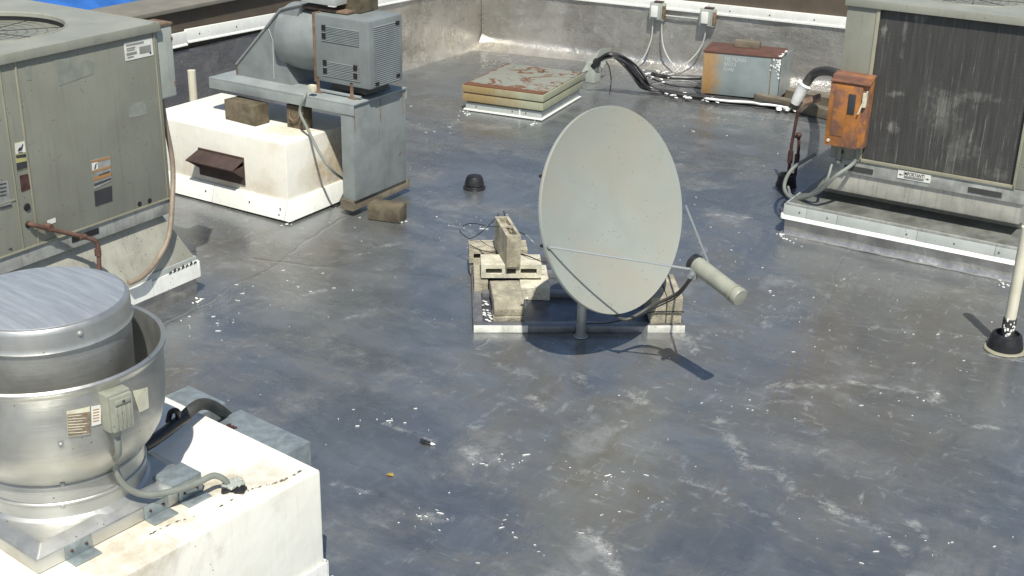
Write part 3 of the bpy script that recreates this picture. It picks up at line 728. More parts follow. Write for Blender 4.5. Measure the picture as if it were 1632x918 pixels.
def right_unit():
    Y = 8.735; x0, x1 = -2.70, -1.335; y1 = Y+1.37; zb = .615
    t = thing('condensing_unit', ((x0+x1)/2, Y+.68, .26), 'large condensing unit with dark scratched coil and orange switch box at upper right', 'air conditioner', 'large condensing units')
    cl, cr = PY(1386, 130, Y).x, x1-.085
    b = B()                                                              # cabinet as a shell round the recessed coil
    b.box(x0, cl, Y, y1, zb, ZT-.045, .008); b.box(cr, x1, Y, Y+.12, zb, ZT-.045, .006)
    b.box(cl+.001, x1-.001, Y+.10, y1, zb, ZT-.046); b.build('cabinet', 'cab', t)
    b = B(); b.box(cl-.012, cl+.012, Y-.006, Y+.012, zb, ZT-.05, .002); b.box(cl, cr, Y-.006, Y+.012, zb, zb+.022, .002)
    b.box(cr-.01, cr+.008, Y-.006, Y+.012, zb, ZT-.05, .002); b.build('coil_frame', 'seam', t)
    b = B(); b.box(cl+.012, cr-.01, Y+.018, Y+.09, zb+.02, ZT-.05); b.build('coil', 'coil', t)
    b = B(); b.plate_hole(x0-.012, x1+.014, Y-.014, y1+.014, ZT, .004, (x0+x1)/2, Y+.69, .45); b.build('top_panel', 'cab_top', t)
    b = B(); o = .014
    for (ax, ay, bx, by) in ((x0-o, Y-o, x1+o, Y-o), (x1+o, Y-o, x1+o, y1+o), (x1+o, y1+o, x0-o, y1+o), (x0-o, y1+o, x0-o, Y-o)):
        b.box(min(ax, bx)-.004, max(ax, bx)+.004, min(ay, by)-.004, max(ay, by)+.004, ZT-.05, ZT+.003, .0035)
    b.build('top_rim', 'cab_top', t)
    fan_deck(t, (x0+x1)/2, Y+.69, .45, ZT)
    b = B(); b.box(x0+.004, x1-.004, Y+.004, y1-.01, .515, zb-.001, .004); b.build('base_rail', 'rail', t)
    for q in (((1345, 268), (1391, 275)), ((1543, 300), (1597, 308))):
        a, d = PY(*q[0], Y), PY(*q[1], Y); b = B(); b.box(a.x, d.x, Y+.0005, Y+.004, .535, .573); b.build('fork_slot', 'strutdark', t)
    # IMPORTANT! notice
    a, d = PY(1430, 282, Y), PY(1482, 292, Y)
    b = B(); b.box(a.x, d.x, Y-.001, Y+.003, .548, .606); w = b.build('notice', 'white', t)
    cu = bpy.data.curves.new('lettering', 'FONT'); cu.body = 'IMPORTANT!'; cu.size = .040; cu.align_x = 'CENTER'; cu.extrude = .0004; cu.offset = .0006
    tmp = bpy.data.objects.new('tmp', cu); COL.objects.link(tmp); bpy.context.view_layer.update()
    me = bpy.data.meshes.new_from_object(tmp.evaluated_get(bpy.context.evaluated_depsgraph_get())); bpy.data.objects.remove(tmp)
    me.name = 'lettering'; me.transform(WM[t.name].inverted() @ Matrix.Translation(((a.x+d.x)/2, Y-.0022, .576)) @ Matrix.Rotation(rad(90), 4, 'X') @ Matrix.Diagonal((.62, .90, 1, 1)))
    me.materials.append(M['ink']); lo = bpy.data.objects.new('lettering', me); COL.objects.link(lo); lo.parent = w
    b = B()
    for k in range(3): b.box(a.x+.045, d.x-.045, Y-.0025, Y-.0012, .568-k*.0065, .5705-k*.0065)
    for (xx, sg) in ((a.x+.008, 1), (d.x-.008, -1)):
        b.prism([(xx, Y-.0012, .574), (xx+sg*.014, Y-.0012, .582), (xx+sg*.014, Y-.0012, .566)], (0, -.001, 0)); b.box(min(xx+sg*.014, xx+sg*.03), max(xx+sg*.014, xx+sg*.03), Y-.0022, Y-.0012, .572, .576)
    b.build('small_print', 'ink', w)
    # hole under the switch box
    b = B(); b.lathe([(.016, 0), (.013, .004)], PY(1341, 242, Y-.001), 16, (0, -1, 0)); b.build('cabinet_hole', 'dark', t)
    # orange rusted switch box
    bx0, bx1, bz0, bz1 = -2.712, -2.44, .735, 1.235; yf = Y-.115
    b = B(); b.box(bx0, bx1, yf+.012, Y-.001, bz0, bz1, .006); e = b.build('disconnect_box', 'orange', t)
    tag(e, 'orange rusted switch box'); 
    b = B(); b.box(bx0-.004, bx1-.045, yf, yf+.012, bz0-.006, bz1-.055, .004); dr = b.build('box_door', 'orange', e)
    b = B(); b.box(bx0+.032, bx0+.125, yf-.004, yf+.001, bz0+.07, bz1-.10, .003); b.build('door_panel', 'orange', dr)
    b = B(); b.box(bx0+.135, bx0+.185, yf-.006, yf+.001, bz0+.24, bz1-.12, .002); b.build('window', 'labeldark', dr)
    b = B(); b.lathe([(.012, 0), (.01, .008)], (bx0+.025, yf-.001, bz0+.03), 12, (0, -1, 0)); b.build('bolt', 'creamlabel', dr)
    b = B(); b.hexa([(bx0-.006, yf-.008, bz1-.05), (bx1+.006, yf-.008, bz1-.05), (bx1+.006, Y, bz1-.005), (bx0-.006, Y, bz1-.005), (bx0-.006, yf-.008, bz1-.04), (bx1+.006, yf-.008, bz1-.04), (bx1+.006, Y, bz1+.01), (bx0-.006, Y, bz1+.01)], .002); b.build('box_hood', 'orangetop', e)
    b = B(); b.box(bx1-.04, bx1-.012, yf-.012, yf+.014, bz0+.30, bz0+.40, .004); b.hexa([(bx1-.06, yf-.02, bz0+.25), (bx1-.05, yf-.02, bz0+.25), (bx1-.05, yf-.008, bz0+.25), (bx1-.06, yf-.008, bz0+.25), (bx1-.012, yf-.02, bz0+.42), (bx1-.002, yf-.02, bz0+.42), (bx1-.002, yf-.008, bz0+.42), (bx1-.012, yf-.008, bz0+.42)]); b.build('switch_handle', 'creamlabel', e)
    # conduits below it
    b = B(); b.tube([(-2.625, Y-.035, bz0+.004), (-2.62, Y-.03, .60)], .017, 12); b.lathe([(.023, 0), (.023, .02)], (-2.62, Y-.03, .59), 12); b.build('conduit_stub', 'greyflex', t)
    b = B(); b.tube([(-2.50, Y-.035, bz0+.004), (-2.50, Y-.05, .62), PY(1330, 282, Y-.15), PY(1305, 305, Y-.12), PY(1268, 318, Y+.02), PY(1250, 300, Y+.25), PY(1262, 270, Y+.5), PY(1300, 245, Y+.55)], .014, 10, 8); b.build('flexible_conduit', 'greyflex', t)
    b = B(); b.tube([PY(1326, 262, Y-.03), PY(1315, 290, Y-.1), PY(1285, 312, Y-.03), PY(1262, 312, Y+.12), PY(1256, 298, Y+.3)], .010, 10, 8); b.build('flexible_conduit', 'greyflex', t)
    # curb
    CY = 8.625; c = thing('roof_curb', ((x0+x1)/2, Y+.7, 0), 'silver coated curb with white lipped flashing under the upper right condensing unit', 'roof curb', 'roof curbs under equipment')
    cx0, cx1 = -2.955, -1.29
    b = B(); n = 40; rows = []
    for j in range(7):
        z = .16*j/6; r = []
        for i in range(n+1):
            x = cx0+.012+(cx1-cx0-.024)*i/n; k = max(0, .03-z)
            r.append(b.bm.verts.new((x, CY+.012-k*.8-.006*math.sin(5.5*x+20*z)*math.sin(9*x)*(z > .02), z-.003)))
        rows.append(r)
    for j in range(6):
        for i in range(n): b.bm.faces.new((rows[j][i], rows[j][i+1], rows[j+1][i+1], rows[j+1][i]))
    b.box(cx0+.012, cx1-.012, CY+.02, Y+1.5, -.01, .17); b.build('curb_wall', 'foil', c, 50)
    b = B(); b.tube([(cx0-.006, CY+.4, .006), (cx0-.006, CY-.012, .006)]+[(cx0+(cx1-cx0)*i/30, CY-.016+.004*math.sin(i*1.7), .006) for i in range(31)], .007, 8); b.build('folded_foot', 'cove', c)  # bead added so a bright glint runs along the curb foot
    b = B()
    xs = [cx0, cx0+.17, cx0+.40, -1.98, -1.45, cx1]; sd = [.0, .002, .0, .003, .0]
    for (a, d, k) in zip(xs[:-1], xs[1:], sd): b.hexa([(a+.002, CY-.006-k, .152), (d, CY-.006-k, .152), (d, CY+.01, .152), (a+.002, CY+.01, .152), (a+.002, CY+.002, .226), (d, CY+.002, .226), (d, CY+.01, .226), (a+.002, CY+.01, .226)], .0015)
    b.box(cx0-.004, cx0+.008, CY, Y+1.5, .14, .232); b.build('flashing', 'grey_flash', c)
    b = B(); b.hexa([(cx0-.006, CY-.026, .126), (cx1+.004, CY-.026, .130), (cx1+.004, CY-.008, .137), (cx0-.006, CY-.008, .133), (cx0-.006, CY-.010, .152), (cx1+.004, CY-.010, .156), (cx1+.004, CY-.004, .156), (cx0-.006, CY-.004, .152)], .002)
    b.box(cx0-.018, cx0-.002, CY-.01, Y+1.5, .125, .16, .002); b.build('flashing_lip', 'white_flash', c)
    screws(c, [(x, CY-.003, .19) for x in (cx0+.12, cx0+.33, -2.05, -1.72, -1.42)], (0, -1, 0), .006, 'ink')
    b = B(); b.box(cx0+.004, cx1-.004, CY+.006, Y+1.5, .226, .246, .004); b.build('curb_cap', 'rail', c)
    b = B()
    lx = lambda z: cx0+.10+(x0+.03-cx0-.10)*max(0, min(1, (z-.25)/.26))
    prof = [(.513, .022), (.45, .023), (.385, .025), (.365, .032), (.345, .16), (.30, .20), (.279, .21)]
    ra = [[b.bm.verts.new((x, Y+d, z)) for x in (lx(z), (lx(z)+x1)/2, x1-.02)] for z, d in prof]
    rb = [[b.bm.verts.new((x, Y+1.33, z)) for x in (lx(z), (lx(z)+x1)/2, x1-.02)] for z, d in prof]
    for i in range(len(prof)-1):
        for j in range(2): b.bm.faces.new((ra[i][j], ra[i][j+1], ra[i+1][j+1], ra[i+1][j])); b.bm.faces.new((rb[i][j+1], rb[i][j], rb[i+1][j], rb[i+1][j+1]))
        b.bm.faces.new((ra[i][0], ra[i+1][0], rb[i+1][0], rb[i][0])); b.bm.faces.new((ra[i][2], rb[i][2], rb[i+1][2], ra[i+1][2]))
    b.build('sloped_adapter', 'adapter_bright', c, 30)
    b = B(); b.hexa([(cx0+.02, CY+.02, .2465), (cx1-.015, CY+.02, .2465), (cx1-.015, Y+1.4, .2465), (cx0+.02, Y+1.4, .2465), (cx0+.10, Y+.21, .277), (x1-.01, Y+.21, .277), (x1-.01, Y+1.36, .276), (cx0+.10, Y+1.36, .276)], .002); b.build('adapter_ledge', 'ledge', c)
right_unit()

# pipes about the left unit
def left_pipes():
    b = B(); X = -5.73
    p = [(X-.002, 4.225, .80), (X+.03, 4.235, .795), PX(100, 370, X+.05), PX(135, 378, X+.10), PX(153, 385, X+.13), PX(157, 400, X+.135), PX(158, 425, X+.14), PX(160, 470, X+.14)]
    b.tube(p, .013, 12, 6)
    b.lathe([(.020, 0), (.024, .02), (.020, .04)], PX(74, 361, X+.012), 14, (1, 0, 0))
    b.lathe([(.018, -.015), (.018, .015)], PX(132, 377, X+.10), 12, (.2, .9, -.3)); b.lathe([(.019, -.02), (.019, .02)], PX(156, 402, X+.135), 12)
    solo(b, 'gas_pipe', 'rustpipe', PX(74, 361, X), 'rusty elbowed pipe leaving the side of the left condensing unit', 'pipe')
    b = B(); t = -5.72
    b.tube([(X-.09, 5.345, 1.276), (X-.07, 5.345, 1.1), (X-.045, 5.35, .85), PX(274, 330, -5.70), PX(268, 380, -5.66), PX(250, 415, -5.63), PX(228, 440, -5.60), PX(205, 452, -5.60)], .016, 12, 8)
    solo(b, 'conduit', 'tanconduit', (X, 5.34, .3), 'long tan conduit hanging from the pale box at the left unit corner', 'conduit')
left_pipes()

# ================================================================== FAN CURB (bright) AND SUPPLY FAN
def fan_curb():
    X1, Y0 = -6.10, 6.745; X0 = -7.55; Y1 = 7.60; zt = .585
    t = thing('roof_curb', ((X0+X1)/2, (Y0+Y1)/2, 0), 'sunlit cream metal curb with a small brown hood below the blower', 'roof curb', 'roof curbs under equipment')
    b = B(); b.box(X0, X1, Y0, Y1, .0, zt, .014); b.build('curb_wall', 'cream_rusty', t)
    b = B()
    for pts in ([(X0-.02, Y0-.012), (X0+.72, Y0-.012)], [(X0+.725, Y0-.012), (X1+.012, Y0-.012)]):
        (xa, ya), (xb, yb) = pts
        b.hexa([(xa, ya-.05, .018), (xb+.0, ya-.05, .018), (xb, Y0, .018), (xa, Y0, .018), (xa, ya, .155), (xb, ya, .155), (xb, Y0, .155), (xa, Y0, .155)], .003)
    b.hexa([(X1, Y0-.062, .018), (X1+.062, Y0-.062, .018), (X1+.062, Y1-.19, .018), (X1, Y1-.19, .018), (X1, Y0-.012, .155), (X1+.014, Y0-.012, .155), (X1+.014, Y1-.17, .155), (X1, Y1-.17, .155)], .003)
    b.build('flashing_skirt', 'white_flash', t)
    screws(t, [(-7.25, Y0-.04, .09), (-6.9, Y0-.04, .09), (-6.45, Y0-.04, .09), (X1-.04, Y0-.045, .10), (X1-.05, Y0-.05, .05)], (0, -1, .2), .007, 'ink')
    # rain hood
    hx0, hx1 = PY(318, 250, Y0).x, PY(389, 250, Y0).x
    b = B(); b.box(hx0, hx1, Y0-.012, Y0-.001, .20, .415, .002); h = b.build('hood_plate', 'hoodmat', t)
    b = B(); z1, z0 = .392, .315; d = .115
    b.hexa([(hx0-.0, Y0-.012, z0), (hx1-.004, Y0-.012, z0), (hx1-.004, Y0-.011, z0-.005), (hx0, Y0-.011, z0-.005), (hx0, Y0-.012, z1), (hx1-.004, Y0-.012, z1), (hx1-.004, Y0-.0105, z1), (hx0, Y0-.0105, z1)])
    b.hexa([(hx0-.035, Y0-d, z0+.012), (hx1-.02, Y0-d, z0+.012), (hx1, Y0-.012, z1-.005), (hx0, Y0-.012, z1-.005), (hx0-.035, Y0-d, z0+.022), (hx1-.02, Y0-d, z0+.022), (hx1, Y0-.012, z1+.008), (hx0, Y0-.012, z1+.008)], .002)
    b.prism([(hx0+.002, Y0-.012, z1-.04), (hx0-.03, Y0-d+.004, z0+.014), (hx0+.002, Y0-.012, z0-.06)], (.004, 0, 0))
    b.prism([(hx1-.008, Y0-.012, z1-.04), (hx1-.026, Y0-d+.004, z0+.014), (hx1-.008, Y0-.012, z0-.06)], (.004, 0, 0))
    b.build('rain_hood', 'hoodmat', t)
fan_curb()

def blower():
    t = thing('supply_blower', (-6.4, 7.4, .0), 'blue grey centrifugal blower with louvred motor cover on a raised shelf', 'blower fan')
    px0, px1, py0, py1, zt = -7.17, -5.735, 7.09, 7.74, .868
    b = B(); b.box(px0, px1, py0, py1, zt-.012, zt, .003); b.box(px0, px1, py0, py0+.004, zt-.085, zt-.013, .001); b.box(px0, px1, py1-.004, py1, zt-.085, zt-.013); b.build('shelf', 'plate', t)
    # folded end stand
    b = B(); sx = px1-.012
    b.box(sx-.004, sx, py0+.006, py1-.005, .125, zt-.013, .001); b.box(sx-.115, sx-.0045, py0+.006, py0+.010, .125, zt-.09, .001); b.box(sx-.06, sx-.0045, py1-.012, py1-.008, .125, zt-.09, .001)
    b.build('end_stand', 'bluegrey', t)
    b = B()
    for yy in (py0+.02, py0+.33, py1-.04): b.tube([(sx+.001, yy, zt-.03), (sx+.002, yy+.004, zt-.20)], .0035, 5)
    b.build('rust_run', 'rustrim', t)
    # scroll side: sheet with sloping top edge
    yA = 7.27
    P = lambda x, y: PY(370+x/5.1, y/5.1, yA)
    poly = [P(45, 668), P(38, 520), P(392, 78), P(440, 62), P(560, 35), P(430, 500), P(500, 725)]
    b = B(); b.prism(poly, (0, .34, 0), .004); b.build('scroll_housing', 'bluegrey', t)
    b = B(); b.tube([poly[1]+Vector((0, -.004, 0)), poly[2]+Vector((0, -.004, 0)), poly[3]+Vector((0, -.004, 0)), poly[4]+Vector((0, -.004, 0))], .010, 8); b.build('edge_flange', 'steel', t)
    b = B(); b.tube([P(300, 235)+Vector((0, -.006, 0)), P(335, 330)+Vector((0, -.006, 0)), P(345, 640)+Vector((0, -.006, 0))], .004, 6); b.build('seam_rib', 'grey_flash', t)
    b = B(); b.box(poly[0].x-.004, poly[0].x+.006, yA-.006, yA+.34, zt+.001, poly[1].z); b.build('end_strip', 'rustrim', t)
    # inlet drum, axis along X
    cy, cz = 7.46, 1.235
    b = B(); b.lathe([(.235, -6.585), (.248, -6.57), (.250, -6.55), (.250, -6.40), (.244, -6.30), (.225, -6.20)], (0, cy-.02, cz-.015), 56, (1, 0, 0)); b.build('inlet_drum', 'bluegrey', t)
    # motor cover
    fx0, fx1, fy0, fy1, fz0, fz1 = -6.192, -5.676, 7.215, 7.62, .957, 1.458
    b = B(); b.box(fx0, fx1, fy0, fy1, fz0, fz1, .022); mc = b.build('motor_cover', 'bluegrey2', t)
    b = B(); b.box(fx0-.006, fx0+.012, fy0-.006, fy1+.006, fz0-.006, fz1+.006, .002); b.build('cover_flange', 'rustrim', mc)
    # louvre slats pressed in the front face
    b = B()
    for zc in (1.355, 1.295, 1.095, 1.035):
        for k in range(5):
            z = zc+.022-k*.0115
            b.hexa([(fx0+.075, fy0-.006, z-.003), (fx1-.09, fy0-.006, z-.003), (fx1-.09, fy0+.002, z), (fx0+.075, fy0+.002, z), (fx0+.075, fy0-.004, z+.001), (fx1-.09, fy0-.004, z+.001), (fx1-.09, fy0+.002, z+.003), (fx0+.075, fy0+.002, z+.003)])
    for k in range(30):
        z = fz1-.05-k*.0148
        b.hexa([(fx1-.002, fy0+.05, z), (fx1+.006, fy0+.05, z-.004), (fx1+.006, fy1-.05, z-.004), (fx1-.002, fy1-.05, z), (fx1-.002, fy0+.05, z+.004), (fx1+.004, fy0+.05, z), (fx1+.004, fy1-.05, z), (fx1-.002, fy1-.05, z+.004)])
    b.build('louvre_slats', 'bluegrey2', mc)
    for (x, z) in ((fx0+.10, 1.365), (fx0+.10, 1.305), (fx0+.10, 1.105), (fx0+.10, 1.045), (fx1-.13, 1.105), (fx1-.13, 1.045)):
        b = B(); b.box(x-.018, x+.018, fy0-.0075, fy0+.003, z-.02, z+.02); b.build('opening', 'dark', mc)
    for (y, z) in ((fy1-.07, fz1-.06), (fy1-.07, fz0+.05), (fy0+.08, fz0+.035)):
        b = B(); b.box(fx1-.003, fx1+.0075, y-.022, y+.022, z-.014, z+.014); b.build('opening', 'dark', mc)
    b = B(); b.box(fx1-.15, fx1-.10, fy0-.0035, fy0-.0005, fz0+.05, fz0+.17); b.build('rust_stain', 'rustrim', mc)
    # feet
    for x in (-6.17, -5.85):
        b = B(); b.box(x-.014, x+.014, fy0-.0, fy0+.006, zt+.006, fz0+.03); b.box(x-.02, x+.04, fy0-.012, fy0+.03, zt+.001, zt+.008); b.build('leg', 'rustrim', t)
        b = B(); b.box(x-.014, x+.014, fy1-.03, fy1-.024, zt+.001, fz0+.02); b.build('leg', 'rustrim', t)
    b = B(); b.box(-6.20, -5.78, fy0+.008, fy0+.03, zt+.009, zt+.026, .002); b.box(-6.20, -5.78, fy1-.03, fy1-.01, zt+.009, zt+.026, .002); b.build('mounting_rail', 'plate', t)
    b = B(); b.box(-6.08, -5.76, 7.27, 7.55, zt+.03, fz0-.003, .004); b.build('motor_base', 'strutdark', t)
    b = B(); b.box(-6.155, -6.105, 7.085, 7.125, .905, .955, .004); b.build('cable_fitting', 'creamlabel', t)
    # duct boxes on top
    b = B(); a = PY(485, 5, 7.32); b.box(-6.34, -6.02, 7.26, 7.60, 1.52, 1.64, .004); b.build('outlet_duct', 'grey_flash', t)
    b = B(); b.box(-6.12, -5.90, 7.40, 7.62, 1.463, 1.64, .004); b.build('belt_guard', 'wood', t)
    b = B(); b.box(-6.42, -5.94, 7.30, 7.40, 1.464, 1.48, .002); b.build('top_bracket', 'rustrim', t)
blower()

def wood_bits():
    def blk(name, x0, x1, y0, y1, z0, z1, label, cat, rz=0, mat='wood', grp=None):
        b = B(); cx, cy = (x0+x1)/2, (y0+y1)/2
        b.box(x0-cx, x1-cx, y0-cy, y1-cy, 0, z1-z0, .005)
        for v in b.bm.verts: v.co += Vector((random.uniform(-.002, .002), random.uniform(-.002, .002), 0))
        o = b.build(name, mat); o.location = (cx, cy, z0); o.rotation_euler = (0, 0, rz); return tag(o, label, cat, grp)
    blk('wooden_block', -6.93, -6.60, 6.99, 7.14, .587, .745, 'thick brown wood block on the cream curb under the left of the shelf', 'wood block', rad(-4), grp='wood blocks under the blower')
    blk('wooden_block', -6.41, -6.24, 7.12, 7.22, .587, .765, 'small wood block with a wire loop tucked under the shelf middle', 'wood block', grp='wood blocks under the blower')
    blk('timber', -5.88, -5.76, 7.08, 7.80, .045, .123, 'long timber under the folded end stand of the blower', 'timber', mat='wood_pale')
    blk('wooden_block', -5.66, -5.40, 7.13, 7.27, .002, .125, 'loose wood block edged in white coating on the roof by the stand', 'wood block', rad(14), grp='wood blocks under the blower')
    blk('timber', -4.60, -3.55, 12.02, 12.13, .004, .10, 'weathered sleeper lying right of the rusty topped box', 'timber', rad(-12), 'wood_pale')
    blk('timber', -4.35, -3.45, 12.30, 12.45, .004, .13, 'second weathered sleeper behind the front sleeper near the rear wall', 'timber', rad(-8), 'wood_pale')
    blk('timber', -5.25, -4.40, 12.42, 12.56, .004, .05, 'flat batten under the rusty topped metal box', 'timber', rad(16), 'wood')
    b = B(); b.box(-.08, .10, -.05, .05, 0, .03, .003); o = b.build('rusty_plate', 'rustrim'); o.location = PY(1296, 138, 11.9); o.rotation_euler = (rad(20), rad(-25), rad(15))
    o.location.z = .17; tag(o, 'small rusty plate propped on the sleepers by the rear wall', 'metal plate')
    b = B(); b.tube([PY(488, 147, 7.10), PY(484, 158, 7.06), PY(478, 178, 7.04), PY(490, 205, 7.0), PY(510, 245, 6.97), PY(530, 272, 7.0), PZ(552, 289, .17)], .011, 10, 8)
    solo(b, 'power_cable', 'greyflex', (-6.1, 7.05, .2), 'grey cable looping from the blower down the cream curb', 'cable')
    b = B(); b.tube([(-6.37, 7.112, .72), (-6.36, 7.10, .665), (-6.32, 7.10, .655), (-6.28, 7.105, .68), (-6.275, 7.115, .73)], .005, 8, 6)
    solo(b, 'wire_loop', 'rustrim', (-6.32, 7.1, .6), 'rusty wire handle loop on the small block under the shelf', 'wire loop')
wood_bits()

def vent_pipes():
    b = B(); base = Vector((-7.72, 7.42, 0))
    # pale pipe rising behind the cream curb
    p = PY(305, 112, 7.55)
    b.tube([(p.x, 7.55, .0), (p.x, 7.55, p.z)], .034, 20)
    solo(b, 'vent_pipe', 'pvc', (p.x, 7.55, 0), 'short cream vent pipe standing behind the cream curb', 'vent pipe')
    t = thing('vent_pipe', PZ(1604, 560), 'tall cream vent pipe in a black rubber boot at the right edge', 'vent pipe')
    c = PZ(1601, 556)
    b = B(); b.tube([(c.x, c.y, .0), (c.x, c.y, .78)], .033, 20); b.build('pipe', 'pvc', t)
    b = B(); b.lathe([(.037, .09), (.04, .20), (.036, .205)], (c.x, c.y, 0), 24, caps=(False, False)); b.build('tape_band', 'blackdusty', t)
    b = B(); b.lathe([(.10, .0), (.105, .02), (.092, .075), (.085, .10), (.07, .108), (.065, .085), (.04, .08)], (c.x, c.y, 0), 36, caps=(True, False)); b.build('rubber_boot', 'black', t)
    b = B(); b.lathe([(.125, .002), (.12, .009), (.10, .012)], (c.x, c.y, 0), 36, jit=.03, caps=(True, False)); b.build('sealant_ring', 'seam', t)
    b = B()
    for k in range(16): b.blob((c.x+.034*math.cos(-2.2+k*.12), c.y+.034*math.sin(-2.2+k*.12), .09+.11*random.random()), .008, (1, 1, 1.8), .3, 1)
    b.build('paint_drips', 'whiteblob', t)
    # low black dome vent
    c = PZ(756, 300); t = thing('dome_vent', c, 'small black domed vent cap alone on the roof', 'roof vent')
    b = B(); b.lathe([(.088, .0), (.092, .014), (.076, .022), (.072, .030), (.080, .036), (.070, .080), (.058, .104), (.03, .113), (.001, .114)], c, 28, caps=(True, False)); b.build('cap', 'black', t)
    b = B()
    for k in range(14):
        a = k*math.pi/7; b.box(c.x+.066*math.cos(a)-.004, c.x+.066*math.cos(a)+.004, c.y+.066*math.sin(a)-.004, c.y+.066*math.sin(a)+.004, .012, .052)
    b.build('rib', 'cable', t)
    # pitch pocket and brown pipes left of the right unit
    c = PZ(1252, 296); t = thing('pitch_pocket', c, 'black sealant pot where two brown pipes enter the roof', 'pipe boot')
    b = B(); b.lathe([(.085, 0), (.075, .06), (.07, .10), (.055, .10), (.05, .08)], c, 24, jit=.06); b.build('pot', 'black', t)
    t = thing('brown_pipes', c, 'pair of thin brown pipes rising from the black pot left of the orange box', 'pipe')
    top = Vector((c.x+.02, c.y+.05, 0))
    def hz(px, py, x, y):
        lo, hi = -1, 3
        for _ in range(40):
            m = (lo+hi)/2; v = Vector((x, y, m))-CAM
            q = 459-FPX*v.dot(Uv)/v.dot(Fv)
            if q > py: lo = m
            else: hi = m
        return m
    h = hz(1274, 176, top.x, top.y)
    b = B(); b.tube([(top.x-.02, top.y-.01, .08), (top.x-.02, top.y-.01, h*.55), (top.x, top.y, h)], .014, 10); b.lathe([(.022, 0), (.022, .10)], (top.x-.02, top.y-.01, h*.30), 12); b.build('pipe', 'brownpipe', t)
    b = B(); b.tube([(top.x+.035, top.y, .08), (top.x+.035, top.y, h*.60), (top.x-.015, top.y, h*.66)], .013, 10, 5); b.lathe([(.021, 0), (.021, .09)], (top.x+.035, top.y, h*.28), 12); b.blob((top.x+.03, top.y-.01, h*.68), .026, (1, 1, 1), .05); b.build('pipe', 'brownpipe', t)
vent_pipes()

# ================================================================== HATCH, CABLES, REAR BOX
def hatch():
    A, Bc, Cc = PZ(741, 176), PZ(863, 193), PZ(928, 158)
    ang = math.atan2((Bc-A).y, (Bc-A).x); W = (Bc-A).length; D = 1.0
    ctr = Bc+Vector((-math.cos(ang)*W/2-math.sin(ang)*D/2, -math.sin(ang)*W/2+math.cos(ang)*D/2, 0))
    t = thing('roof_hatch', ctr, 'square rusty topped hatch with yellowed sides on the roof near the rear wall', 'roof hatch', rz=ang)
    F = WM[t.name]
    def bx(b, *a, bev=0.0):
        x0, x1, y0, y1, z0, z1 = a
        b.hexa([F @ Vector(p) for p in ((x0, y0, z0), (x1, y0, z0), (x1, y1, z0), (x0, y1, z0), (x0, y0, z1), (x1, y0, z1), (x1, y1, z1), (x0, y1, z1))], bev)
    w, d = W/2, D/2
    b = B(); bx(b, -w+.02, w-.02, -d+.02, d-.02, -.01, .12); b.build('curb', 'hatchside', t)
    b = B(); bx(b, -w+.005, w-.005, -d+.005, d-.005, .022, .085, bev=.003); b.build('flashing', 'grey_flash', t)
    b = B(); bx(b, -w-.012, w+.012, -d-.012, d+.012, .008, .022, bev=.003); b.build('flashing_lip', 'white_flash', t)
    b = B(); bx(b, -w-.018, w+.018, -d-.018, d+.018, .105, .178, bev=.004); b.build('lower_rim', 'hatchside', t)
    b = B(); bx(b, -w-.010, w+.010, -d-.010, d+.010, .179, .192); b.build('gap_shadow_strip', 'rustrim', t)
    b = B(); bx(b, -w-.022, w+.022, -d-.022, d+.022, .193, .258, bev=.004); b.build('lid_rim', 'hatchside', t)
    b = B(); bx(b, -w-.012, w+.012, -d-.012, d+.012, .2585, .268, bev=.003); b.build('lid_top', 'hatchtop', t)
    b = B(); bx(b, .02, .08, .28, .33, .268, .30, bev=.008); b.build('lid_handle', 'rustrim', t)
    screws(t, [F @ Vector((x, -d+.004, .055)) for x in (-w+.12, 0.1, .24)], tuple(F.to_3x3() @ Vector((0, -1, 0))), .007)
    b = B(); bx(b, .17, .185, -d-.002, -d+.005, .02, .09); b.build('flashing_lap', 'white_flash', t)
    # cable hood behind the hatch's right corner
    g = PZ(945, 118, .10); t = thing('cable_hood', (g.x, g.y, 0), 'pale flared sheet hood where the black cables leave beside the hatch', 'cable hood')
    b = B()
    a = [PY(926, 116, g.y-.05), PY(944, 110, g.y+.02), PY(947, 100, g.y+.05), PY(958, 77, g.y+.1), PY(938, 96, g.y)]
    b.prism(a, (.05, .16, -.01), .003)
    b.box(g.x-.09, g.x+.02, g.y, g.y+.14, 0, .22, .004); b.build('sheet_hood', 'disc', t)
    b = B(); b.lathe([(.05, 0), (.05, .02)], PY(950, 100, g.y+.02), 16, (.8, -.3, .1)); b.build('dark_mouth', 'dark', t)
hatch()

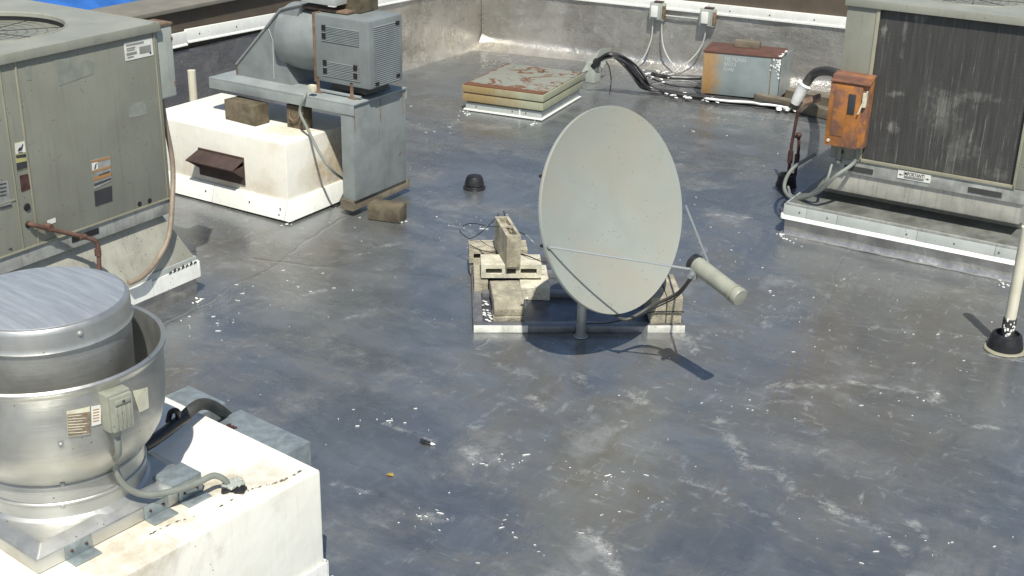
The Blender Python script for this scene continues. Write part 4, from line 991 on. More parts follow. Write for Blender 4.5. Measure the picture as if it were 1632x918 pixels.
def cables():
    base = [PZ(945, 108, .28), PZ(958, 95, .38), PZ(978, 90, .42), PZ(1000, 104, .33), PZ(1018, 126, .18), PZ(1036, 143, .05), PZ(1075, 150, .03), PZ(1112, 155, .025), PZ(1160, 160, .025), PZ(1210, 165, .025), PZ(1252, 171, .03)]
    t = thing('cable_bundle', base[5], 'thick bundle of black cables drooping from the hood along the roof', 'cable bundle')
    for k in range(11):
        o = Vector((random.uniform(-.045, .045), random.uniform(-.06, .06), 0)); pts = []
        for i, p in enumerate(base):
            s = .25 if i < 2 else 1
            pts.append(p+o*s*(1+.5*math.sin(i*1.3+k))+Vector((0, random.uniform(-.015, .015)*s, (k % 3)*.016*(1 if 2 <= i <= 5 else .6))))
        b = B(); b.tube(pts, random.choice((.006, .009, .012, .014)), 8, 6); b.build('cable', 'cable', t)
    b = B()                                                              # splashes of white coating over the cables
    for i in range(70):
        u = random.choice((random.uniform(1062, 1082), random.uniform(1090, 1100), random.uniform(1118, 1145), random.uniform(1240, 1258)))
        v = 146+(u-1036)*.125+random.gauss(0, 2.2)
        b.blob(PZ(u, v, .045), random.uniform(.006, .020), (1.6, .9, .4), .35, 2)
    b.build('coating_splash', 'whiteblob', t)
    b = B(); b.tube([PZ(1125, 157, .055), PZ(1160, 161, .055), PZ(1195, 163, .055), PZ(1212, 166, .058), PZ(1230, 167.5, .05), PZ(1256, 172, .05)], .012, 8, 6); b.build('white_coated_cable', 'whiteblob', t)
    for i, (pts, r) in enumerate((
        ([(1040, 118, .13), (1060, 122, .06), (1090, 124, .05), (1118, 124, .06)], .022),
        ([(1030, 122, .05), (1070, 136, .03), (1110, 140, .03), (1118, 141, .03)], .008),
        ([(1040, 134, .03), (1085, 128, .05), (1118, 134, .03)], .006))):
        b = B(); b.tube([PZ(*p) for p in pts], r, 8, 6)
        solo(b, 'loose_cable', 'cable' if i < 2 else 'strut', PZ(*pts[1]), ('fat black hose running along the rear wall into the rusty topped box', 'thin black wire lying flat just in front of the fat hose', 'pale thin wire crossing the fat hose left of the rusty topped box')[i], 'cable', 'loose wires by the rear wall')
    b = B()
    for i in range(45): b.blob(PZ(random.gauss(1050, 12), random.gauss(119, 4), .05), random.uniform(.005, .018), (1.4, 1, .5), .35, 1)
    solo(b, 'coating_clump', 'whiteblob', PZ(1052, 121, 0), 'splattered white coating clump at the foot of the rear wall', 'paint splatter')
    b = B(); b.tube([PZ(966, 98, .36), PZ(971, 108, .25), PZ(974, 128, .08), PZ(972, 149, .005)], .006, 8, 6)
    solo(b, 'stray_wire', 'cable', PZ(973, 148, 0), 'single short black wire dangling from the bundle to the roof', 'wire')
    b = B(); b.tube([PZ(945, 108, .25), PZ(950, 115, .2), PZ(958, 114, .2), PZ(957, 107, .25), PZ(949, 106, .28)], .003, 6, 6)
    solo(b, 'stray_wire', 'cable', PZ(952, 112, .1), 'tiny curled wire loop at the mouth of the cable hood', 'wire')
    # insulated line with white tape
    pts = [PY(1345, 130, 10.2), PY(1335, 118, 11.2), PY(1318, 113, 11.8), PY(1300, 116, 12.0), PY(1289, 127, 12.02), PY(1277, 147, 12.02), PZ(1266, 166, .07)]
    t = thing('insulated_pipe', PZ(1266, 165, 0), 'black insulated pipe with a white taped end arching behind the orange box', 'pipe')
    b = B(); b.tube(pts, .045, 14, 8); b.build('insulation', 'blackdusty', t)
    b = B(); b.tube([PY(1283, 135, 11.98), PY(1280, 140, 11.98), PY(1271, 157, 11.98), PY(1267, 165, 11.98)], .070, 16, 3, r2=.045); b.build('white_tape', 'whiteblob', t)
    b = B()
    for i in range(40): b.blob(PZ(random.gauss(1258, 7), random.gauss(168, 4), .04), random.uniform(.006, .018), (1, 1, .7), .4, 1)
    b.build('coating_splash', 'whiteblob', t)
cables()

def outlet_boxes():
    def one(s, z):
        t = thing('outlet_box', tuple(rear(s, -.02, z-.09)), 'weatherproof outlet box', 'outlet box', 'outlet boxes on the rear wall', RA)
        F = WM[t.name]
        def bx(name, mt, x0, x1, y0, y1, z0, z1, bev, par=None):
            b = B(); b.hexa([F @ Vector(p) for p in ((x0, y0, z0), (x1, y0, z0), (x1, y1, z0), (x0, y1, z0), (x0, y0, z1), (x1, y0, z1), (x1, y1, z1), (x0, y1, z1))], bev); return b.build(name, mt, par or t)
        bx('backbox', 'disc', -.085, .085, -.06, .015, 0, .19, .004)
        c = bx('cover', 'disc', -.078, .045, -.082, -.061, .008, .182, .004)
        bx('raised_lid', 'white_flash', -.058, .020, -.10, -.083, .035, .160, .008, c)
        bx('hinge', 'rustrim', .062, .092, -.066, -.02, .02, .16, .003)
        bx('top_seal', 'hoodmat', -.04, .06, -.064, .0, .191, .205, .003)
        return t
    a = one(2.22, .64); a['label'] = 'left of two pale outlet boxes, fixed high on the rear wall'
    c = one(2.80, .63); c['label'] = 'right of two pale outlet boxes, nearest the rusty topped box'
    def cond(pix, lab):
        b = B(); pts = []
        for (s, z, tt) in pix: pts.append(rear(s, -tt, z))
        b.tube(pts, .009, 8, 8); solo(b, 'conduit', 'grey_flash', pts[-1], lab, 'conduit', 'thin conduits under the outlet boxes')
    cond([(2.17, .55, .05), (2.17, .42, .05), (2.16, .30, .06), (2.12, .15, .10), (2.05, .03, .15)], 'leftmost thin conduit dropping from the left outlet box')
    cond([(2.28, .55, .05), (2.28, .42, .05), (2.32, .26, .07), (2.42, .13, .12), (2.58, .03, .22)], 'curved thin conduit from the left outlet box crossing to the right')
    cond([(2.78, .55, .05), (2.78, .42, .05), (2.74, .28, .07), (2.64, .14, .12), (2.52, .03, .22)], 'curved thin conduit from the right outlet box crossing to the left')
    b = B(); b.tube([rear(2.31, -.03, .60), rear(2.71, -.03, .60)], .010, 8); solo(b, 'conduit', 'grey_flash', rear(2.5, -.03, .6), 'straight thin conduit linking the two outlet boxes', 'conduit', 'thin conduits under the outlet boxes')
outlet_boxes()

def rear_box():
    a, c = PZ(1117, 148, .05), PZ(1238, 160, .05)
    ang = math.atan2((c-a).y, (c-a).x); W = (c-a).length; D = .46; Hh = .43
    ctr = (a+c)/2+Vector((-math.sin(ang)*D/2, math.cos(ang)*D/2, 0))
    t = thing('equipment_box', (ctr.x, ctr.y, .05), 'grey metal box with maroon rust top and white chalk writing by the rear wall', 'metal box', rz=ang)
    F = WM[t.name]; w, d = W/2, D/2
    def bx(b, x0, x1, y0, y1, z0, z1, bev=0): b.hexa([F @ Vector(p) for p in ((x0, y0, z0), (x1, y0, z0), (x1, y1, z0), (x0, y1, z0), (x0, y0, z1), (x1, y0, z1), (x1, y1, z1), (x0, y1, z1))], bev); return b
    bx(B(), -w, w, -d, d, 0, Hh-.003, .005).build('body', 'enc_side', t)
    bx(B(), -w-.008, w+.004, -d-.008, d+.008, Hh-.002, Hh+.012, .003).build('top', 'enc_top', t)
    b = bx(B(), w-.09, w-.082, -d-.004, -d+.001, 0, Hh-.003); b.build('corner_seam', 'rustrim', t)
    # open flap on the right end
    b = B(); b.prism([F @ Vector(p) for p in ((w+.006, -d+.02, .02), (w+.006, -d+.02, Hh-.01), (w+.06, d, Hh+.01), (w+.06, d, .02))], tuple(F.to_3x3() @ Vector((.006, .004, 0)))); b.build('open_flap', 'bluegrey', t)
    b = bx(B(), w+.001, w+.004, -d+.03, d-.03, .03, Hh-.04); b.build('open_side', 'dark', t)
    b = B()
    for k in range(26):
        u = random.random(); b.blob(F @ Vector((w-.01+.02*u+random.gauss(0, .006), -d+(2*d)*u*.7, Hh+.012-.0*u+random.gauss(0, .004))), random.uniform(.007, .014), (1, 1, .7), .35, 1)
    for k in range(40):
        u = random.random(); b.blob(F @ Vector((w-.005-.10*u*u*u, -d-.004, Hh-.02-.22*random.random()**1.5*(1-.5*u))), random.uniform(.004, .011), (1, .5, 1.3), .35, 1)
    b.build('sealant_smear', 'whiteblob', t)
    # chalk lettering
    cu = bpy.data.curves.new('chalk', 'FONT'); cu.body = 'MS FUND\n65TU\nOnly'; cu.size = .052; cu.extrude = .0005; cu.space_line = .95
    tmp = bpy.data.objects.new('tmp', cu); COL.objects.link(tmp); bpy.context.view_layer.update()
    me = bpy.data.meshes.new_from_object(tmp.evaluated_get(bpy.context.evaluated_depsgraph_get())); bpy.data.objects.remove(tmp)
    me.transform(Matrix.Translation((-w*.45, -d-.0012, Hh-.075)) @ Matrix.Rotation(rad(90), 4, 'X')); me.materials.append(M['chalk'])
    o = bpy.data.objects.new('chalk_lettering', me); COL.objects.link(o); o.parent = t
    b = B(); b.box(-.13, .13, -.045, .045, 0, .07, .006); o = b.build('timber_offcut', 'wood_pale'); o.location = F @ Vector((.0, .10, Hh+.013)); o.rotation_euler = (0, 0, ang-rad(3))
    tag(o, 'grooved wood offcut weighing down the maroon rusted box top', 'wood block')
rear_box()

# ================================================================== SATELLITE DISH
DO = Vector((-3.868, 5.872, 0)); DU = Vector((.824, .566, 0)).normalized(); DV = Vector((-DU.y, DU.x, 0)); DA = math.atan2(DU.y, DU.x)
def D(u, v, z): return DO+DU*u+DV*v+Vector((0, 0, z))
def tray():
    t = thing('dish_base_frame', tuple(D(.64, .55, 0)), 'low coated metal frame holding the ballast blocks of the satellite dish', 'base frame', rz=DA)
    def bx(b, u0, u1, v0, v1, z0, z1, bev=.003): b.hexa([D(u0, v0, z0), D(u1, v0, z0), D(u1, v1, z0), D(u0, v1, z0), D(u0, v0, z1), D(u1, v0, z1), D(u1, v1, z1), D(u0, v1, z1)], bev); return b
    bx(B(), .004, 1.28, .004, 1.14, .004, .012, 0).build('floor_sheet', 'trayfloor', t)
    b = B(); bx(b, 0, .33, -.004, .006, .0, .046); bx(b, 1.06, 1.29, -.004, .006, .0, .046); b.build('splashed_front_edge', 'traywhite', t)
    b = B(); bx(b, .331, 1.059, -.004, .006, 0, .042); bx(b, 0, 1.29, .0061, .075, .034, .041); b.build('front_angle', 'tray', t)
    b = B(); bx(b, -.004, .006, .006, 1.15, 0, .075); bx(b, .0061, .055, .08, 1.15, .034, .041); b.build('side_angle', 'tray', t)
    b = B(); bx(b, 1.284, 1.294, .006, 1.15, 0, .045); bx(b, 1.235, 1.2835, .08, 1.15, .034, .041); b.build('side_angle', 'tray', t)
    b = B(); bx(b, 0, 1.29, 1.15, 1.16, 0, .045); b.build('rear_angle', 'tray', t)
    b = B(); bx(b, .06, 1.23, .50, .56, .013, .050); b.build('cross_angle', 'tray', t)
    b = B(); bx(b, .06, 1.23, .84, .90, .013, .050); b.build('cross_angle', 'tray', t)
    b = B()
    for i in range(26): b.blob(D(random.uniform(.06, .12), random.uniform(.08, .5), .022), random.uniform(.004, .011), (1.5, 1, .25), .4, 1)
    for i in range(14): b.blob(D(random.choice((.335, .35, 1.0, 1.2)), random.uniform(.44, .5), .03), random.uniform(.003, .008), (1, 1, .6), .4, 1)
    b.build('foil_wrinkles', 'whiteblob', t)
tray()

def blocks():
    G = 'concrete ballast blocks on the dish frame'
    def hollow(mat):
        b = B(); L, W, Hh = .195, .095, .09
        b.box(-L, L, -W, W, .064, Hh, 0); b.box(-L, L, -W, W, 0, .026, 0)
        for x0, x1 in ((-L, -L+.03), (-L+.135, -L+.165), (L-.165, L-.135), (L-.03, L)): b.box(x0, x1, -W, W, .0261, .0639)
        return b.build('cinder_block', mat)
    def solid(mat, w=.095, h=.09, L=.195, nose=False):
        b = B()
        if nose: b.prism([(-L, -w, 0), (L, -w, 0), (L, -w, h*.85), (L-.05, -w, h), (-L+.09, -w, h), (-L, -w, h*.55)], (0, 2*w, 0), .008)
        else: b.box(-L, L, -w, w, 0, h, .007)
        bmesh.ops.subdivide_edges(b.bm, edges=[e for e in b.bm.edges if e.calc_length() > .05], cuts=3, use_grid_fill=True)
        for v in b.bm.verts: v.co += Vector([random.uniform(-.0016, .0016) for _ in range(3)])
        return b.build('concrete_block', mat, sharp=50)
    def put(o, u, v, z, rz, lab, tilt=(0, 0), cat='concrete block'):
        o.location = D(u, v, z); o.rotation_euler = (tilt[0], tilt[1], DA+rz); tag(o, lab, cat, G); return o
    h = rad(90)
    put(solid('concrete', nose=True), .212, .335, .046, h+rad(3), 'long tan block pointing forward, its nose over the frame front edge')
    put(solid('concrete', h=.031), .215, .32, .0135, h, 'thin lower block under the long tan forward pointing one')
    put(solid('concrete_pale'), .40, .655, .014, h, 'pale block half in the dish shadow below the three slot block')
    put(solid('concrete', w=.045, L=.20), .055, .75, .014, h, 'narrow block on edge along the frame left side')
    put(hollow('concrete_pale'), .25, .675, .120, 0, 'pale block laid flat with three dark slots facing forward', cat='cinder block')
    put(hollow('concrete'), .175, .98, .105, rad(1), 'rearmost block under the thin wires with one slot showing', cat='cinder block')
    put(solid('concrete'), .18, 1.0, .014, rad(2), 'bottom block beneath the rearmost slotted block')
    # the upright block with its hollow cores on top
    b = B(); L, W, Hh = .19, .046, .21
    b.box(-L, L, -W, -W+.020, 0, Hh); b.box(-L, L, W-.020, W, 0, Hh)
    for x0, x1 in ((-L, -L+.03), (-.015, .015), (L-.03, L)): b.box(x0, x1, -W+.0201, W-.0201, .0, Hh-.001)
    b.box(-L+.031, -.016, -W+.021, W-.021, .0, Hh-.05); b.box(.016, L-.031, -W+.021, W-.021, 0, Hh-.03)
    o = b.build('cinder_block', 'concrete'); put(o, .228, .735, .211, rad(90)+rad(10), 'topmost block standing on its edge with open hollow cores', cat='cinder block')
    for (u, lab, m) in ((1.125, 'left of two tall blocks at the frame right corner, mostly behind the dish', 'concrete'), (1.225, 'right of two tall blocks standing at the frame right corner', 'concrete')):
        put(solid(m, w=.047, h=.175, L=.19), u, .225, .042, h, lab)
    put(solid('concrete', w=.05, h=.16, L=.1), .93, .95, .042, 0, 'small block behind the dish at the rear of the frame')
    def wire(pix, lab, r=.0035, m='cable'):
        b = B(); b.tube([D(*p) for p in pix], r, 7, 8); solo(b, 'thin_wire', m, D(*pix[0]), lab, 'wire', 'thin dish wires')
    # black loops of coax over the blocks
    def pw(pix, z, lab, r=.0032, m='cable'):
        b = B(); b.tube([PZ(x, y, zz) for (x, y), zz in zip(pix, z)], r, 7, 8); solo(b, 'thin_wire', m, PZ(*pix[0], z[0]), lab, 'wire', 'thin dish wires')
    pw([(795, 341), (788, 350), (775, 363), (760, 375), (748, 380), (737, 373), (733, 367), (740, 359), (755, 356), (780, 361), (802, 362), (820, 367), (838, 374)], [.42, .40, .33, .25, .21, .22, .25, .28, .31, .37, .41, .41, .40], 'black wire looping left off the upright block')
    pw([(838, 374), (852, 388), (866, 403), (871, 411)], [.40, .36, .26, .22], 'short pale wire end sloping down right of the upright block', .0035, 'strut')
    pw([(748, 390), (765, 398), (785, 402), (795, 398), (805, 404), (835, 406), (856, 414), (870, 420)], [.215, .2, .2, .22, .215, .215, .213, .213], 'black wire lying across the three slot block top')
    pw([(803, 337), (804, 345), (802, 352)], [.43, .41, .39], 'wire stub poking up from the upright block core', .004)
blocks()

def dish():
    c = Vector((-3.0847, 6.1009, .8789)); n = Vector((.9330, -.2300, .2770)).normalized(); r = .582
    rr_ = ray(981, 335.5); c = CAM+rr_*(7.2/rr_.dot(Fv)); n = (n+Rv*.012).normalized()
    foot = D(.648, -.045, 0)
    t = thing('satellite_dish', tuple(foot), 'large pale grey green satellite dish with feed horn arm, turned right', 'satellite dish')
    a = Vector((0, 0, 1)).cross(n).normalized(); up = n.cross(a)
    def dp(rr, th, k): return c+rr*(math.cos(th)*a+math.sin(th)*up)+n*k
    b = B(); seg = 96; prev = None; prof = []
    for i in range(15):
        rr = r*i/14; prof.append((max(rr, .0005), -.062*(1-(rr/r)**2)))
    prof += [(r+.004, .001), (r+.007, -.004), (r+.006, -.020), (r-.002, -.020)]
    for i in range(13, -1, -1):
        rr = r*i/14; prof.append((max(rr, .0005), -.062*(1-(rr/r)**2)-.014))
    for rr, k in prof:
        ring = [b.bm.verts.new(dp(rr, 2*math.pi*j/seg, k)) for j in range(seg)]
        if prev:
            for j in range(seg): b.bm.faces.new((prev[j], prev[(j+1) % seg], ring[(j+1) % seg], ring[j]))
        prev = ring
    F = Matrix(((a.x, up.x, n.x, c.x), (a.y, up.y, n.y, c.y), (a.z, up.z, n.z, c.z), (0, 0, 0, 1)))
    b.build('reflector', 'dish', t)
    Q0 = Vector((-2.470, 5.898, .757)); Q1 = Vector((-2.157, 5.771, .682)); ax = (Q1-Q0).normalized()
    b = B(); b.lathe([(.030, -.004), (.044, 0), (.047, .02), (.046, .30), (.048, .305), (.050, .335), (.044, .345), (.0005, .346)], Q0, 32, ax, caps=(True, False)); h = b.build('feed_horn', 'lnb', t)
    b = B(); b.lathe([(.038, -.030), (.050, -.026), (.052, -.002), (.046, .004)], Q0, 32, ax); b.build('horn_mouth', 'cable', h)
    b = B(); b.lathe([(.0515, .298), (.0515, .306)], Q0, 32, ax, caps=(False, False)); b.build('end_ring', 'seam', h)
    b = B(); q = Q0+ax*.045+Vector((-.035, -.02, -.03)); b.box(q.x-.02, q.x+.02, q.y-.018, q.y+.018, q.z-.03, q.z+.03, .005); b.lathe([(.014, 0), (.014, .03)], q+Vector((0, -.02, 0)), 12, (0, -1, 0)); b.build('clamp', 'strut', h)
    hub = Q0+ax*.03
    PL, PR = PP(873, 393, c+n*.002, n), PP(1093, 328, c+n*.002, n)
    b = B(); b.tube([PL, hub+Vector((-.03, -.03, -.01))], .0065, 8); b.lathe([(.012, 0), (.012, .012)], PL, 10, n); b.build('strut', 'strut', t)
    b = B(); b.tube([PR, hub+Vector((.035, .02, .03))], .0065, 8); b.build('strut', 'strut', t)
    PB = PP(985, 499, c-n*.02, n)
    low = [PB+Vector((-.05, 0, .0)), PB+Vector((.06, -.01, -.02)), PP(1040, 487, c+n*.12, n), PP(1080, 467, c+n*.32, n), hub+Vector((-.03, -.01, -.045))]
    b = B(); b.tube(low, .010, 10, 6); b.build('feed_arm', 'strutdark', t)
    b = B(); b.tube([p+Vector((0, -.01, -.02)) for p in low[1:]], .0045, 8, 6); b.build('feed_cable', 'cable', t)
    # mast and mount
    b = B(); b.tube([foot, foot+Vector((0, 0, .80))], .030, 24); b.lathe([(.046, 0), (.042, .006)], foot, 24); b.build('mast', 'steel', t)
    m = foot+Vector((0, 0, .70)); back = c-n*.085
    b = B(); b.tube([m+(back-m)*.0, back], .045, 12); b.lathe([(.045, -.10), (.045, .10)], m, 16); b.lathe([(.16, 0), (.15, .012)], back-n*.012, 8, n); b.build('mount', 'steel', t)
    b = B(); b.tube([m-Vector((0, 0, .25)), c-n*.085-up*.30], .012, 8); b.build('elevation_rod', 'steel', t)
    b = B(); b.tube([foot+Vector((.03, -.01, .40)), D(.62, -.03, .10), D(.72, -.02, .07), D(.85, -.01, .075), D(1.0, .0, .11), D(1.1, .02, .13), D(1.28, .02, .13)], .0045, 7, 6); b.build('ground_cable', 'cable', t)
    for th in (2.6, 3.25, .4):
        b = B(); b.lathe([(.011, 0), (.009, .012)], dp(r+.004, th, -.026), 8, -n); b.build('rim_bolt', 'cable', t)
dish()

# ================================================================== EXHAUST FAN (foreground left)
WA = rad(-6.2); WC = Vector((-2.985, 3.412, 0))
WF = Matrix.Translation(WC) @ Matrix.Rotation(WA, 4, 'Z')
ZB = .555
def W_(x, y, z): return WF @ Vector((x, y, z))
def wbx(b, x0, x1, y0, y1, z0, z1, bev=0.0):
    b.hexa([W_(*p) for p in ((x0, y0, z0), (x1, y0, z0), (x1, y1, z0), (x0, y1, z0), (x0, y0, z1), (x1, y0, z1), (x1, y1, z1), (x0, y1, z1))], bev); return b
def exhaust():
    t = thing('roof_curb', tuple(W_(-.65, -.65, 0)), 'cream painted curb with tar stained top in the near left corner', 'roof curb', 'roof curbs under equipment', WA)
    b = B(); wbx(b, -1.35, 0, -1.35, 0, 0, ZB, .012); b.build('curb_box', 'cream_stained', t)
    b = B(); wbx(b, .001, .012, -1.36, .012, .03, .115, .002); wbx(b, .012, .034, -1.36, .03, .018, .034, .002); wbx(b, -1.35, .012, .001, .012, .03, .115); b.build('flashing_skirt', 'white_flash', t)
    b = B()                                                               # torn bitumen under the coating lap
    for i in range(40):
        u = random.random()**1.3; b.blob(W_(-.055+.012*math.sin(u*14)+random.gauss(0, .003)-u*.10, -.05-u*.75, ZB+.0002), random.uniform(.0015, .0045), (1.3, 2.6, .4), .4, 1)
    b.build('cracked_lap', 'wood', t)
    # penetration seal
    c = PZ(372, 778, ZB)
    b = B()
    for i in range(26): b.blob(c+Vector((random.gauss(0, .022), random.gauss(0, .016), .008)), random.uniform(.010, .026), (1.2, 1.1, .6), .4, 1)
    b.build('black_sealant', 'black', t)
    b = B()
    for i in range(18): b.blob(c+Vector((random.gauss(.008, .014), random.gauss(.004, .014), .026)), random.uniform(.010, .02), (1.2, 1.1, .7), .3, 1)
    b.build('pale_sealant', 'disc', t)
    # fan
    ctr = Vector((-3.665, 2.715, ZB))
    t = thing('exhaust_fan', tuple(ctr), 'spun aluminium mushroom exhaust fan filling the near left corner', 'exhaust fan', rz=WA)
    lc = WF.inverted() @ ctr; cx, cy = lc.x, lc.y; s = .365
    b = B()
    b.hexa([W_(cx-s, cy-s, ZB+.004), W_(cx+s, cy-s, ZB+.004), W_(cx+s, cy+s, ZB+.004), W_(cx-s, cy+s, ZB+.004), W_(cx-s, cy-s, ZB+.055), W_(cx+s, cy-s, ZB+.055), W_(cx+s, cy+s, ZB+.055), W_(cx-s, cy+s, ZB+.055)], .004)
    k = .31
    b.hexa([W_(cx-s+.004, cy-s+.004, ZB+.056), W_(cx+s-.004, cy-s+.004, ZB+.056), W_(cx+s-.004, cy+s-.004, ZB+.056), W_(cx-s+.004, cy+s-.004, ZB+.056), W_(cx-k, cy-k, ZB+.085), W_(cx+k, cy-k, ZB+.085), W_(cx+k, cy+k, ZB+.085), W_(cx-k, cy+k, ZB+.085)], .006)
    b.build('base_plate', 'spun', t)
    o = (ctr.x, ctr.y, 0)
    b = B()                                                               # wind band
    pf = [(.33, ZB+.075), (.305, ZB+.095), (.302, .72), (.300, .785), (.314, .80), (.350, .835), (.380, .885), (.398, .95), (.405, 1.03), (.408, 1.10), (.408, 1.175), (.414, 1.190), (.422, 1.200), (.423, 1.211), (.415, 1.218), (.404, 1.212), (.400, 1.19), (.399, 1.10), (.392, 1.02), (.37, .94), (.32, .87)]
    b.lathe(pf, o, 96, caps=(False, False)); b.build('wind_band', 'spun', t)
    b = B(); b.lathe([(.30, .84), (.30, .87)], o, 48); b.build('inner_floor', 'spun', t)
    b = B(); b.lathe([(.306, .700), (.309, .704), (.309, .710), (.304, .714)], o, 96, caps=(False, False)); b.lathe([(.306, .776), (.309, .780), (.306, .784)], o, 96, caps=(False, False)); b.build('seam_band', 'spun', t)
    b = B(); b.lathe([(.29, .86), (.298, 1.0), (.303, 1.24), (.304, 1.300), (.312, 1.302), (.314, 1.310), (.310, 1.317), (.308, 1.33), (.308, 1.376), (.306, 1.388), (.300, 1.396), (.290, 1.399)], o, 96, caps=(True, False)); b.build('motor_drum', 'spun', t)
    b = B(); b.lathe([(.291, 1.3965), (.290, 1.401), (.26, 1.406), (.20, 1.411), (.10, 1.415), (.0005, 1.416)], o, 96, caps=(True, False)); b.build('lid', 'captop', t)
    def around(th, z, r): return Vector((ctr.x+r*math.cos(th), ctr.y+r*math.sin(th), z))
    # directions on the wind band as seen
    def bearing(px, py, r, z0=.7, z1=1.35):
        best = None
        d = ray(px, py); A = d.x*d.x+d.y*d.y; ox, oy = CAM.x-ctr.x, CAM.y-ctr.y
        Bq = 2*(d.x*ox+d.y*oy); Cq = ox*ox+oy*oy-r*r; disc = Bq*Bq-4*A*Cq
        tt = (-Bq-math.sqrt(max(disc, 0)))/(2*A); p = CAM+d*tt; return math.atan2(p.y-ctr.y, p.x-ctr.x), p.z
    for (px, py, rr, q) in ((128, 532, .310, 'x'), (97, 709, .408, 'x'), (100, 778, .345, 'x'), (100, 806, .305, 'x')):
        th, z = bearing(px, py, rr); p = around(th, z, rr-.003 if py != 778 else .315)
        b = B(); b.lathe([(.010, 0), (.009, .006), (.005, .009)], p, 12, (math.cos(th), math.sin(th), 0)); b.build('rivet', 'steel', t)
    def curved(pix, rr, th=.0015):
        """a label bent round the band: pix = TL, TR, BR, BL"""
        bb = B(); A = [bearing(*p, rr) for p in pix]; n = 6; top = []; bot = []
        for i in range(n+1):
            u = i/n
            a1 = A[0][0]*(1-u)+A[1][0]*u; z1 = A[0][1]*(1-u)+A[1][1]*u; a0 = A[3][0]*(1-u)+A[2][0]*u; z0 = A[3][1]*(1-u)+A[2][1]*u
            top.append((a1, z1)); bot.append((a0, z0))
        V = [[bb.bm.verts.new(around(a, z, rr+e)) for (a, z) in row] for row in (top, bot) for e in (0, th)]
        for i in range(n):
            bb.bm.faces.new((V[1][i], V[1][i+1], V[3][i+1], V[3][i])); bb.bm.faces.new((V[0][i+1], V[0][i], V[2][i], V[2][i+1]))
            bb.bm.faces.new((V[0][i], V[0][i+1], V[1][i+1], V[1][i])); bb.bm.faces.new((V[2][i+1], V[2][i], V[3][i], V[3][i+1]))
        bb.bm.faces.new((V[0][0], V[1][0], V[3][0], V[2][0])); bb.bm.faces.new((V[0][n], V[2][n], V[3][n], V[1][n]))
        return bb
    w = curved([(106, 655), (143, 648), (144, 691), (108, 696)], .410).build('data_label', 'creamlabel', t)
    w2 = curved([(107, 660.5), (143, 656), (144, 690), (108.5, 695)], .4122, .0008).build('label_field', 'inkbrown', w)
    for k in range(7): curved([(109, 663+k*4.4), (129+(k*7) % 11, 661+k*4.4), (129+(k*7) % 11, 662.2+k*4.4), (109, 664.2+k*4.4)], .4135, .0006).build('label_print', 'creamlabel', w)
    w = curved([(145, 648), (160, 645), (161, 675), (146, 679)], .410).build('second_label', 'white', t)
    for k in range(5): curved([(148, 653+k*4.5), (158, 651+k*4.5), (158, 652.3+k*4.5), (148, 654.3+k*4.5)], .4122, .0006).build('label_print', 'labelorange', w)
    curved([(211, 623), (235, 617), (237, 650), (222, 657)], .4105).build('peeling_label', 'creamlabel', t)
    # weatherproof switch box
    th, z = bearing(188, 652, .44); bf = Matrix.Translation(around(th, 0, .408)) @ Matrix.Rotation(th, 4, 'Z')
    def sb(b, x0, x1, y0, y1, z0, z1, bev): b.hexa([bf @ Vector(p) for p in ((x0, y0, z0), (x1, y0, z0), (x1, y1, z0), (x0, y1, z0), (x0, y0, z1), (x1, y0, z1), (x1, y1, z1), (x0, y1, z1))], bev); return b
    zc = z+.0
    e = sb(B(), -.012, .045, -.048, .048, zc-.075, zc+.070, .006).build('switch_box', 'lnb', t)
    sb(B(), .046, .062, -.043, .043, zc-.070, zc+.064, .005).build('box_cover', 'lnb', e)
    b = B()
    for k in range(4): sb(b, .0625, .0655, -.030+k*.017, -.022+k*.017, zc-.058, zc+.025, .001)
    sb(b, .0625, .068, -.028, .032, zc+.034, zc+.052, .003); b.build('cover_ribs', 'lnb', e)
    b = B(); b.lathe([(.006, 0), (.005, .003)], bf @ Vector((.068, .004, zc+.043)), 10, tuple(bf.to_3x3() @ Vector((1, 0, 0)))); b.build('cover_screw', 'ink', e)
    # conduit looping to the curb top
    st = bf @ Vector((.02, -.01, zc-.074))
    b = B(); q = ctr+Vector((0, 0, 0))
    pts = [st, st+Vector((.0, 0, -.10)), PZ(182, 735, .84), PZ(192, 765, .75), PZ(213, 783, .69), PZ(245, 788, .66), PZ(285, 780, .645), PZ(318, 768, .64), PZ(340, 758, .64), PZ(357, 764, .61), PZ(366, 777, ZB+.01)]
    b.tube(pts, .0125, 12, 8); b.build('flexible_conduit', 'greyflex', t)
    b = B(); b.lathe([(.018, -.03), (.018, 0)], st, 12); b.build('conduit_fitting', 'lnb', t)
    # hold-down clips on the plate edge
    for yy in (-.20, .14, .30):
        b = B(); wbx(b, cx+s+.001, cx+s+.006, cy+yy-.055, cy+yy+.055, ZB+.004, ZB+.062, .001); wbx(b, cx+s+.0065, cx+s+.06, cy+yy-.055, cy+yy+.055, ZB+.003, ZB+.008, .001)
        c = b.build('hold_down_clip', 'galv', t)
        screws(c, [W_(cx+s+.0068, cy+yy+d, ZB+.035) for d in (-.03, .03)], (1, -.1, 0), .006, 'brownpipe')
    b = B(); wbx(b, cx+s-.10, cx+s+.02, cy+s-.16, cy+s-.02, ZB+.062, ZB+.10, .003); b.build('hinge_bracket', 'galv', t)
    # black drain elbow on the far side
    pts = [PZ(205, 720, .66), PZ(235, 708, .65), PZ(262, 690, .64), PZ(280, 676, .63), PZ(296, 664, .62)]
    b = B(); b.tube(pts, .026, 14, 4); b.tube([PZ(268, 672, .62), PZ(272, 657, .68), PZ(282, 655, .69), PZ(284, 668, .64)], .012, 10, 5); b.build('black_elbow', 'black', t)
